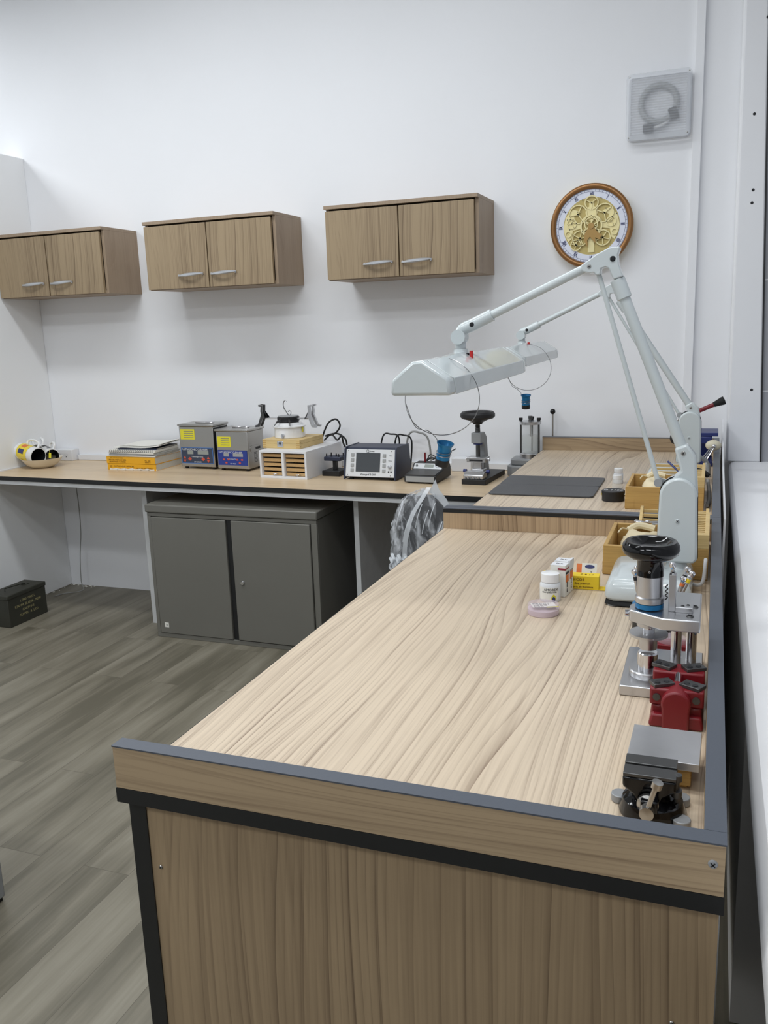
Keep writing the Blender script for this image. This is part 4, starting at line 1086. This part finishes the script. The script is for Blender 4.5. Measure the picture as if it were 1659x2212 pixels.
def cloth_bag(label, x, y, z, seed, a=.055, b=.07):
    rnd = random.Random(seed); mb = MB(); n = 12; g = []
    def hgt(i, j):
        u, v = i/n*2-1, j/n*2-1
        return .026*(1-u**4)*(1-v**4)+.007*math.sin(u*5+seed)*math.cos(v*4)
    top = [[mb.bm.verts.new((x+a*(i/n*2-1)+.004*rnd.random(), y+b*(j/n*2-1)+.004*rnd.random(), z+.006+hgt(i, j)+(.012*(j/n)))) for j in range(n+1)] for i in range(n+1)]
    bot = [[mb.bm.verts.new((x+a*(i/n*2-1)*.97, y+b*(j/n*2-1)*.97, z+.002+.01*(j/n))) for j in range(n+1)] for i in range(n+1)]
    for i in range(n):
        for j in range(n):
            mb.face([top[i][j], top[i+1][j], top[i+1][j+1], top[i][j+1]]); mb.face([bot[i][j], bot[i][j+1], bot[i+1][j+1], bot[i+1][j]])
    for i in range(n):
        mb.face([top[i][0], bot[i][0], bot[i+1][0], top[i+1][0]]); mb.face([top[i][n], top[i+1][n], bot[i+1][n], bot[i][n]])
        mb.face([top[0][i], top[0][i+1], bot[0][i+1], bot[0][i]]); mb.face([top[n][i], bot[n][i], bot[n][i+1], top[n][i+1]])
    t = thing('cloth_pouch', label, 'pouch', (0, 0, 0), 0, 'cream cotton pouches in the trays')
    obj('pouch', mb, 'cloth', t, smooth=60)
    mb = MB().tube([(x-a*.7, y+b*.9, z+.034), (x-.01, y+b*.98, z+.046), (x+a*.6, y+b*.92, z+.04)], .009, 8, 5)
    mb.tube([(x-a*.7, y+b*.9, z+.036), (x-a*1.0, y+b*.8, z+.04), (x-a*1.15, y+b*.5, z+.034)], .002, 6, 5)
    obj('drawstring_hem', mb, 'cloth', t)
    return t
tray('beech tool tray on the nearer workbench, just behind the near lamp base', (-.231, 2.06, ZT))
cloth_bag('cream cotton pouch lying in the nearer beech tray', -.155, 2.185, ZT+.03, 1, .05, .08)
tray('beech tool tray on the farther workbench, right behind the step', (-.25, 2.815, ZT))
cloth_bag('cream cotton pouch lying in the farther beech tray', -.165, 2.94, ZT+.036, 5, .045, .075)
def pliers(label, p0, p1, hm, jm='chrome', group=None):
    p0, p1 = Vector(p0), Vector(p1); t = thing('pliers', label, 'pliers', p0, 0, group)
    v = p1-p0; d = v.normalized(); s = d.cross(Vector((0, 0, 1))).normalized(); L = v.length
    mb = MB()
    mb.rings([[d*a+s*b+Vector((0, 0, c)) for b, c in ((-w, -h), (w, -h), (w, h), (-w, h))] for a, w, h in ((0, .012, .009), (L*.06, .015, .011), (L*.2, .011, .009), (L*.3, .014, .008), (L*.36, .01, .007))])
    mb.cyl(d*L*.29+Vector((0, 0, -.01)), d*L*.29+Vector((0, 0, .011)), .006, seg=14)
    obj('jaws', mb, jm, t, .002)
    for k in (-1, 1): obj('grip', MB().tube([d*L*.33+s*k*.005, d*L*.55+s*k*.016, d*L*.8+s*k*.017, d*L+s*k*.01], .0055, 10, 6), hm, t)
    return t
pliers('chrome cutting pliers resting on the nearer tray rack', at(1376, 1133, 2.27), at(1452, 1132, 2.36), 'grey')
hd_ = thing('hand_tool', 'black rubber handle poking out beside the nearer lamp housing', 'tool', at(1516, 1142, 2.2))
obj('grip', MB().tube([(-.09, .05, -.012), (-.03, .03, .004), (0, 0, 0), (.012, -.03, -.012)], .007, 12, 6), 'rubber', hd_)
tag(obj('curved_tool_grip', MB().tube([at(1486, 1022, 2.98), at(1500, 1016, 2.98), at(1518, 1019, 2.98), at(1530, 1028, 2.97)], .008, 12, 6), 'rubber'), 'curved black rubber grip lying on the farther beech tray slots', 'tool')
tag(obj('pen', MB().cyl(at(1443, 997, 3.05), at(1458, 1011, 3.02), .0035, seg=10).cyl(at(1458, 1011, 3.02), at(1468, 1022, 3.0), .0035, .001, 10), 'dblue'), 'dark blue pen leaning behind the near lamp shoulder', 'pen')

# ================================================================== DESK PAD, TINS, BOTTLES
pd = thing('desk_pad', 'black vinyl desk pad on the farther workbench', 'mat', (-.552, 3.15, ZT))
def rrect(x0, x1, y0, y1, r, n=5):
    out = []
    for cx, cy, a0 in ((x1-r, y1-r, 0), (x0+r, y1-r, 90), (x0+r, y0+r, 180), (x1-r, y0+r, 270)):
        for i in range(n+1): a = R(a0+90*i/n); out.append((cx+r*math.cos(a), cy+r*math.sin(a)))
    return out
obj('sheet', MB().prism(rrect(-.183, .183, -.185, -.002, .016), 'z', 0, .006).prism(rrect(-.183, .183, .002, .185, .016), 'z', 0, .006).box(-.18, .18, -.004, .004, 0, .0045), 'pad', pd, .0015)
def tin(label, x, y, r, h, m, txt):
    t = thing('round_tin', label, 'tin', (x, y, ZT))
    obj('body', MB().lathe([(.001, 0), (r*.96, 0), (r*.97, .002), (r*.97, h*.7), (.001, h*.7)], seg=36), m, t)
    l = obj('lid', MB().lathe([(.001, h*.68), (r, h*.68), (r, h-.001), (r*.97, h), (.001, h)], seg=36), m, t)
    mb = MB(); text_mb(mb, txt, r*.62, (0, 0, h+.0004), face='top', xs=.9); obj('scribble', mb, 'white', l)
    return t
tin('flat black round tin with white scribble on its lid', -.3, 2.945, .038, .034, 'black', 'G 1180')
def bottle(label, x, y, r, h, body, cap, txt, rz=0, group=None):
    t = thing('bottle', label, 'bottle', (x, y, ZT), rz, group)
    obj('body', MB().lathe([(.001, 0), (r*.95, 0), (r, .002), (r, h*.6), (r*.85, h*.68), (r*.8, h*.7), (.001, h*.7)], seg=30), body, t)
    obj('cap', MB().lathe([(.001, h*.69), (r*.88, h*.69), (r*.92, h*.71), (r*.9, h-.001), (r*.8, h), (.001, h)], seg=30), cap, t)
    if txt:
        rs = []
        for i in range(21):
            a = R(-150+120*i/20); rs.append([Vector(((r+.0004)*math.cos(a), (r+.0004)*math.sin(a), z)) for z in (.006, h*.54)])
        lb = obj('label', MB().rings(rs, closed_ring=False, caps=False), 'paper', t)
        def wrap(mb, s, size, z, a0):
            tmp = MB(); text_mb(tmp, s, size, (0, 0, 0), ext=.0002)
            for v in tmp.bm.verts:
                a = a0+v.co.x/r; rr = r+.0007-v.co.y; v.co = Vector((rr*math.sin(a), -rr*math.cos(a), v.co.z+z))
            me = bpy.data.meshes.new('t'); tmp.bm.to_mesh(me); mb.bm.from_mesh(me); tmp.bm.free(); bpy.data.meshes.remove(me)
        mb = MB(); wrap(mb, txt, h*.125, h*.46, .25); wrap(mb, 'HIGH QUALITY OIL', h*.06, h*.37, .1)
        obj('label_text', mb, 'ink', lb)
        mb = MB()
        for k in range(2):
            a0 = .5; zc = h*.14
            rs = [[Vector(((r+.0009)*math.sin(a0+u*w), -(r+.0009)*math.cos(a0+u*w), z)) for u in (-1, 1)] for z, w in ((h*.1, .2), (h*.16, .28), (h*.22, .2), (h*.3, .04))]
        mb.rings(rs, closed_ring=False, caps=False); obj('drop_logo', mb, 'sticky', lb)
        mb = MB(); rs = [[Vector(((r+.0011)*math.sin(.5+.17*math.cos(b)*q), -(r+.0011)*math.cos(.5+.17*math.cos(b)*q), h*.12+.006*math.sin(b)*q)) for b in [2*PI*i/16 for i in range(16)]] for q in (1, .05)]
        mb.rings(rs, caps=False); obj('round_logo', mb, 'inkblue', lb)
    return t
bottle('small white-capped oil bottle in front of the upright carton', -.317, 1.835, .0225, .062, 'panelface', 'ceramic', 'AMOREX')
bottle('small clear bottle nearest the black tin, white cap', -.308, 3.15, .018, .05, M['clear'], 'ceramic', '')
bottle('small white bottle standing behind the clear one', -.315, 3.26, .0175, .056, 'panelface', 'ceramic', '')
def pot(label, x, y, r, h, paper):
    t = thing('round_case', label, 'case', (x, y, ZT))
    obj('cup', MB().lathe([(.001, 0), (r*.96, 0), (r*.98, .003), (r*.98, h*.55), (.001, h*.55)], seg=40), 'pink', t)
    obj('clear_lid', MB().lathe([(r, h*.1), (r, h-.002), (r*.96, h), (.001, h)], seg=40, caps=False), M['pinkclear'], t)
    if paper:
        T = Matrix.Translation((0, 0, h-.0035)) @ Matrix.Rotation(R(24), 4, 'Z')
        mb = MB().box(-r*.75, r*.75, -r*.42, r*.42, 0, .0006, T)
        for i in range(4): text_mb(mb.m(1), 'SWISS OIL NO. 9010'[:18-i*3], .0045, (-r*.65, r*.25-i*.007, .0008), face='top', align='LEFT', T=T)
        obj('paper_insert', mb, ['paper', 'ink'], t)
        obj('yellow_slip', MB().box(r*.1, r*.85, -r*.55, -r*.38, .0, .0006, T), 'sticky', t)
    return t
pot('round lilac plastic case with folded paper under its lid', -.315, 1.742, .033, .021, True)
pot('tiny round lilac case beside the bottles on the farther workbench', -.255, 3.25, .026, .016, False)
# cartons
def carton(label, loc, w, d, h, rz, flap):
    t = thing('carton', label, 'carton', loc, rz)
    obj('box', MB().box(0, w, 0, d, 0, h), 'paper', t, .0005)
    mb = MB().box(0, w, 0, d, h, h+.0008)
    if flap: mb.prism([(w, h-.02), (w+.0008, h-.02), (w+.002, h+.004), (w-.004, h+.003)], 'y', 0, d)
    obj('top_flap', mb, 'white', t)
    mb = MB(); text_mb(mb, '(+) (-)', .006, (w/2, d/2, h+.0012), face='top'); text_mb(mb, 'AMOREX', .0075, (w+.0006, d/2, h*.74), face='right', xs=.7); text_mb(mb, 'OIL 8000', .0065, (w+.0006, d/2, h*.28), face='right', rz=PI/2)
    obj('print', mb, 'ink', t)
    obj('orange_block', MB().box(w, w+.0006, d*.2, d*.85, h*.45, h*.68), 'orange', t)
    obj('red_band', MB().box(w*.5, w, -.0006, 0, h*.86, h*.92).box(w, w+.0006, 0, d*.9, h*.86, h*.9), 'mugred', t)
    return t
carton('upright white carton with orange print touching the oil bottle', (-.322, 1.864, ZT), .034, .028, .071, R(-8), False)
carton('second white carton standing just behind the first', (-.318, 1.894, ZT), .034, .03, .072, R(-8), True)
yc = thing('yellow_carton', 'yellow cardboard box lying behind the white cartons, flap open', 'box', (-.352, 1.925, ZT), R(1))
obj('box', MB().box(0, .128, 0, .03, 0, .031), 'yellow', yc, .0006)
obj('open_flap', MB().box(.128, .149, .0, .028, .0, .001), 'yellow', yc)
mb = MB(); text_mb(mb, 'DICO3', .0085, (.082, -.0005, .023), xs=1.1); text_mb(mb, 'Ring premium', .0062, (.092, -.0005, .014)); text_mb(mb, 'prix. de fourniture', .0058, (.094, -.0005, .006))
text_mb(mb, 'II  =  I  I', .011, (.1, .015, .0315), face='top', xs=.8)
obj('print', mb, 'brownink', yc)
lf = thing('instruction_card', 'white card with blue oval leaning on the yellow box', 'card', (-.27, 1.972, ZT))
T = Matrix.Rotation(R(-24), 4, 'X')
obj('card', MB().box(0, .034, -.0006, .0006, 0, .048, T), 'paper', lf)
mb = MB().prism([(.018+.011*math.cos(a), .04+.0045*math.sin(a)) for a in [2*PI*i/20 for i in range(20)]], 'y', -.0012, -.0006, T)
obj('blue_oval', mb, 'inkblue', lf)
mb = MB(); text_mb(mb, 'swiss', .006, (.012, -.0009, .018), rz=PI/2, T=T); text_mb(mb, 'made oil', .006, (.022, -.0009, .02), rz=PI/2, T=T)
obj('print', mb, 'inkgrey', lf)
obj('orange_side', MB().box(-.012, 0, .0, .0012, 0, .046, T), 'orange', lf)
# far bench slips
sl = thing('paper_slips', 'yellow and white paper slips beside the black tin', 'paper', (-.28, 3.035, ZT))
obj('slip', MB().box(-.07, .06, -.006, .02, .001, .004), 'yellow', sl)
obj('slip', MB().box(.0, .045, -.016, .014, .004, .0055), 'paper', sl)
obj('slip_print', MB().box(.012, .032, -.006, .004, .0055, .0058), 'inkblue', sl)
obj('slip', MB().box(-.025, .0, -.012, .012, .004, .0052), 'orange', sl)

# ================================================================== CASE PRESS
cp = thing('case_press', 'aluminium watch case press with glossy black handwheel on the nearer bench', 'press', (-.084, 1.425, ZT))
obj('base_plate', MB().box(-.04, .086, -.056, .125, 0, .017), 'alu', cp, .0015)
obj('lower_boss', MB().lathe([(.001, .017), (.029, .017), (.03, .019), (.03, .027), (.0285, .029), (.001, .029)], seg=36), 'alu', cp)
obj('lower_die', MB().lathe([(.001, .029), (.0165, .029), (.0165, .056), (.015, .058), (.001, .058)], seg=32), 'chrome', cp)
obj('upper_die', MB().lathe([(.001, .064), (.014, .064), (.0145, .066), (.0145, .085), (.031, .0875), (.031, .0915), (.001, .0925)], seg=36), 'alu', cp)
obj('ram', MB().cyl((0, 0, .092), (0, 0, .125), .0098, seg=24), 'chrome', cp)
obj('top_plate', MB().prism([(-.031, .012), (-.031, -.014), (-.027, -.02), (.024, -.05), (.08, -.05), (.08, .1), (.03, .1), (-.014, .03)], 'z', .114, .134), 'alu', cp, .002)
obj('ram_guide', MB().cyl((0, 0, .104), (0, 0, .115), .019, seg=28), 'alu', cp)
for x, y in ((.042, .066), (.066, .08)): obj('column', MB().cyl((x, y, .017), (x, y, .114), .009, seg=20), 'chrome', cp)
obj('blue_washer', MB().lathe([(.001, .136), (.0225, .136), (.0225, .144), (.001, .144)], seg=32), 'blue', cp)
obj('sleeve', MB().lathe([(.001, .145), (.0225, .145), (.0232, .148), (.0232, .154), (.0205, .156), (.0205, .19), (.001, .19)], seg=36), 'alu', cp)
obj('handwheel', MB().lathe([(.001, .19), (.0212, .19), (.021, .198), (.0208, .214), (.024, .219), (.036, .2215), (.043, .227), (.0455, .234), (.0445, .242), (.04, .2475), (.033, .2475), (.027, .242), (.018, .238), (.001, .2375)], seg=56), 'blackgloss', cp)
obj('stop_bracket', MB().box(.03, .041, -.012, .004, .134, .196).box(.041, .068, -.014, .006, .134, .143), 'alu', cp, .001)
for x, y in ((.052, -.006), (.06, .0)): screw(cp, (x, y, .143), .003, (0, 0, 1), 'darksteel')
for x, y in ((.064, -.03), (.07, .02)): screw(cp, (x, y, .134), .006, (0, 0, 1), 'darksteel')
screw(cp, (.0355, -.006, .196), .005, (0, 0, 1), 'alu')
screw(cp, (.0, -.0205, .2), .0022, (0, -1, 0), 'alu')
mb = MB().tube([(.028, -.004, .152+.0035*i) if i % 2 else (.0245, -.007, .152+.0035*i) for i in range(8)], .0011, 6, 3)
obj('return_spring', mb, 'darksteel', cp)
obj('detent_pin', MB().cyl((-.03, -.004, .124), (-.038, -.006, .124), .0055, seg=14), 'chrome', cp)

# ================================================================== SCREWDRIVERS IN THEIR STAND
cs = thing('screwdriver_stand', 'round blue and black rotating stand behind the case press', 'stand', (-.085, 1.69, ZT))
obj('base', MB().lathe([(.001, 0), (.046, 0), (.046, .028), (.042, .03), (.001, .03)], seg=40), 'black', cs)
obj('blue_tier', MB().lathe([(.001, .03), (.047, .03), (.047, .037), (.044, .039), (.044, .046), (.047, .048), (.047, .054), (.001, .055)], seg=40), 'blue', cs)
obj('center_post', MB().cyl((0, 0, .055), (0, 0, .09), .006, seg=14), 'alu', cs)
drv = None
for k, (px_, py_, col, ring_, word) in enumerate(((1370, 1230, 'black', 'black', 'black-ringed chrome screwdriver leaning left of the press sleeve'), (1376, 1222, 'grey', 'grey', 'grey-ringed chrome screwdriver behind the leftmost one'),
        (1452, 1214, 'black', 'black', 'upright black-ringed screwdriver right of the press handwheel'), (1487, 1225, 'black', 'black', 'black-ringed screwdriver leaning right, second highest'),
        (1497, 1235, 'yellow', 'yellow', 'yellow-ringed chrome screwdriver, rightmost in the stand'), (1478, 1246, 'orange', 'orange', 'orange-ringed chrome screwdriver between the black and yellow ones'))):
    top = at(px_, py_, 1.70+(.015 if k in (1, 3) else -.01)); q = (top-Vector((-.085, 1.69, 0))); q.z = 0
    q = q.normalized()*.034; bot = Vector((-.085+q.x, 1.69+q.y, ZT+.0555)); d = (top-bot).normalized(); L = (top-bot).length
    t = thing('screwdriver', word, 'screwdriver', bot, 0, 'jeweller screwdrivers in the rotating stand')
    obj('shaft', MB().cyl((0, 0, 0), d*L*.3, .0012, .0016, 8), 'steel', t)
    obj('handle', MB().lathe([(.001, L*.28), (.0025, L*.3), (.0035, L*.36), (.0035, L*.82)], (0, 0, 0), d, 14), 'alu', t)
    obj('color_ring', MB().lathe([(.0042, L*.68), (.0042, L*.78)], (0, 0, 0), d, 14), ring_, t)
    obj('swivel_head', MB().lathe([(.001, L*.85), (.004, L*.85), (.0062, L*.9), (.0062, L*.97), (.004, L), (.001, L)], (0, 0, 0), d, 16), 'chrome', t)

# ================================================================== RED BOX, RED VISE, ANVIL, BENCH VISE
rb = thing('red_box', 'red plastic box under a clear dome, between press and stand', 'box', (-.05, 1.59, ZT))
obj('base', MB().box(-.03, .03, -.02, .02, 0, .017), 'dred', rb, .001)
obj('clear_dome', MB().sph((.0, 0, .018), .024, (1.15, .75, .7)), M['pinkclear'], rb)
rv = thing('bracelet_vise', 'red cast vise with four grey jaw pads, in front of the case press', 'vise', (-.033, 1.268, ZT))
obj('foot', MB().prism([(-.038, 0), (.039, 0), (.039, .006), (.036, .02), (-.034, .02), (-.038, .006)], 'y', .0, .098), 'dred', rv, .003)
obj('side_web', MB().prism([(-.036, .01), (.037, .01), (.036, .032), (.025, .03), (.02, .036), (-.022, .036), (-.026, .03), (-.035, .032)], 'y', .012, .096), 'dred', rv, .003)
for y0, y1 in ((.008, .042), (.078, .118)):
    obj('jaw_beam', MB().box(-.038, .039, y0, y1, .032, .058), 'dred', rv, .003)
mb = MB(); pts = [(-.019, 0), (.019, 0)]+[(.021*math.cos(a), .04+.021*math.sin(a)) for a in [R(-20+220*i/16) for i in range(17)]]
obj('front_pillar', mb.prism(pts, 'y', -.008, .04), 'dred', rv, .003)
for y in (.025, .098):
    s = -1 if y < .05 else 1
    for sx in (-1, 1):
        T = Matrix.Translation((sx*.022, y, .058)) @ Matrix.Rotation(R(28*sx*s), 4, 'Z')
        jw = obj('jaw_pad', MB().box(-.016, .016, -.011, .011, 0, .0055, T), 'darksteel', rv, .0006)
        mb = MB()
        for x in (-.008, .006): mb.lathe([(.0012, 0), (.0042, 0), (.0042, .0012), (.0012, .0012)], T @ Vector((x, -.003, .0053)), (0, 0, 1), 14)
        obj('pad_screw', mb, 'ink', jw)
obj('lead_screw', MB().cyl((0, .03, .052), (0, .1, .052), .006, seg=16), 'chrome', rv)
for sx in (-1, 1): obj('pin', MB().cyl((sx*.028, .0055, .045), (sx*.028, .009, .045), .0055, seg=16), 'darksteel', rv)
an = thing('bench_block', 'polished steel bench block on a wooden foot behind the bench vise', 'anvil', (-.04, 1.135, ZT), R(-1))
obj('wooden_foot', MB().box(-.036, .034, -.04, .042, .004, .03).box(-.028, .03, -.036, .036, 0, .004), 'pine', an, .002)
obj('steel_plate', MB().box(-.046, .044, -.048, .047, .03, .041), 'plate', an, .0008)
bv = thing('bench_vise', 'small grey-black bench vise with tommy bar in the near right corner', 'vise', (-.05, 1.03, ZT))
obj('swivel_base', MB().lathe([(.001, 0), (.04, 0), (.041, .004), (.036, .018), (.024, .024), (.001, .024)], (.0, 0, 0), seg=36), 'blackgloss', bv)
for a in (160, 40, -35):
    e = Vector((math.cos(R(a)), math.sin(R(a)), 0)); c = e*.043
    obj('mounting_lug', MB().lathe([(.004, 0), (.011, 0), (.011, .01), (.004, .01)], c, (0, 0, 1), 20), 'greycast', bv, .001)
prof = [(-.035, .054), (.028, .054), (.028, .04), (.022, .036), (.014, .03), (.011, .022), (.012, .01), (-.018, .01), (-.019, .022), (-.023, .031), (-.035, .04)]
mv = obj('moving_jaw', MB().prism(prof, 'y', -.022, .002), 'blackgloss', bv, .003)
obj('jaw_face', MB().box(-.0345, .0275, -.022, .002, .054, .0585), 'darksteel', mv, .0008)
fx_ = obj('fixed_jaw', MB().prism(prof, 'y', .008, .03), 'blackgloss', bv, .003)
obj('jaw_face', MB().box(-.0345, .0275, .005, .028, .054, .0595), 'darksteel', fx_, .0008)
obj('slide_bar', MB().box(-.012, .008, -.04, .05, .018, .034), 'blackgloss', bv, .002)
sc_ = obj('lead_screw', MB().lathe([(.001, -.005), (.013, -.005), (.013, 0), (.0085, .004), (.0085, .022), (.001, .023)], (-.004, -.03, .024), (0, -1, 0), 20), 'steel', bv)
tb = MB().cyl((-.004, -.046, .024), (.006, -.05, .062), .0032, seg=12); tb.lathe([(.001, 0), (.0065, 0), (.0065, .008), (.001, .009)], (.006, -.05, .06), (.25, -.1, 1), 16); tb.cyl((-.004, -.046, .024), (-.006, -.045, .012), .0032, seg=12)
obj('tommy_bar', tb, 'steel', sc_)
cl = MB().cyl((.028, -.006, .014), (.028, -.008, .052), .0032, seg=12); cl.lathe([(.001, 0), (.0065, 0), (.0065, .009), (.001, .009)], (.028, -.008, .03), (0, -.2, 1), 14); cl.lathe([(.001, 0), (.006, 0), (.006, .008), (.001, .009)], (.028, -.008, .05), (0, 0, 1), 14)
obj('clamp_screw', cl, 'darksteel', bv)

# ================================================================== LEVER PRESS AT THE FAR END
lp = thing('lever_press', 'blue lever press with red handle at the far right of the benches', 'press', (-.005, 3.74, ZT))
obj('base', MB().box(-.06, .012, -.06, .1, 0, .02), 'dblue', lp, .003)
obj('column', MB().prism([(.06, .02), (.1, .02), (.1, .12), (-.05, .12), (-.05, .09), (.05, .085)], 'x', -.035, .008), 'dblue', lp, .004)
obj('blue_top', MB().box(-.045, .03, -.05, .1, .12, .134), 'dblue', lp, .002)
obj('pivot', MB().cyl((-.1, -.03, .2), (-.07, -.03, .2), .012, seg=18).box(-.1, -.07, -.04, -.018, .1, .195).box(-.1, -.03, -.04, -.018, .1, .118), 'dblue', lp)
r0, r1 = at(1447, 914, 3.7)-lp.location, at(1566, 864, 3.7)-lp.location
dv = r1-r0
lv = obj('lever_rod', MB().cyl(r0, r0+dv*.55, .0055, seg=14), 'chrome', lp)
obj('red_sleeve', MB().cyl(r0+dv*.5, r0+dv*.87, .0085, seg=18), 'dred', lv)
obj('black_grip', MB().lathe([(.001, 0), (.01, 0), (.0115, .01), (.0165, .035), (.0165, .043), (.001, .045)], r0+dv*.8, dv, 22), 'rubber', lv)
obj('rod_end', MB().cyl(r0, r0-dv*.03, .009, seg=14), 'black', lv)
obj('round_cap', MB().sph(at(1457, 946, 3.7)-lp.location, .018, (1, .7, 1.4)), 'black', lp)
bo = thing('oval_dish', 'oval beige dish with chrome rods against it, right of the far lamp housing', 'dish', at(1541, 962, 3.62))
obj('dish', MB().sph((0, 0, 0), .03, (1.0, .6, .7)), 'beige', bo)
mb = MB()
for i in range(3): mb.cyl((.004-.006*i, -.02, -.004), (-.022-.006*i, -.05, -.05+.006*i), .0025, seg=8)
mb.sph((.002, -.022, 0), .008)
obj('tweezer_tips', mb, 'chrome', bo)
hb = thing('hanging_clamp', 'grey angular clamp arm hooked over the side lip near the far lamp', 'clamp', (.012, 3.46, .957))
mb = MB().tube([at(1510, 986, 3.46)-hb.location, at(1524, 995, 3.46)-hb.location, at(1530, 1004, 3.46)-hb.location, at(1530, 1034, 3.44)-hb.location], .008, 10, 4, smooth=False)
obj('arm', mb, 'greycast', hb)
obj('thumb_screw', MB().cyl(at(1543, 1000, 3.44)-hb.location, at(1543, 1030, 3.42)-hb.location, .005, seg=12).cyl(at(1545, 996, 3.44)-hb.location, at(1545, 1000, 3.44)-hb.location, .01, seg=14), 'chrome', hb)
tag(obj('bench_cable', MB().tube([at(1529, 1038, 3.2), at(1531, 1056, 3.1), at(1532, 1070, 3.0), at(1531, 1084, 2.93), at(1527, 1092, 2.86)], .006, 10, 6), 'gcable'), 'grey cable running along the right lip beside the farther tray', 'cable')
print('objects', len(SC.objects))
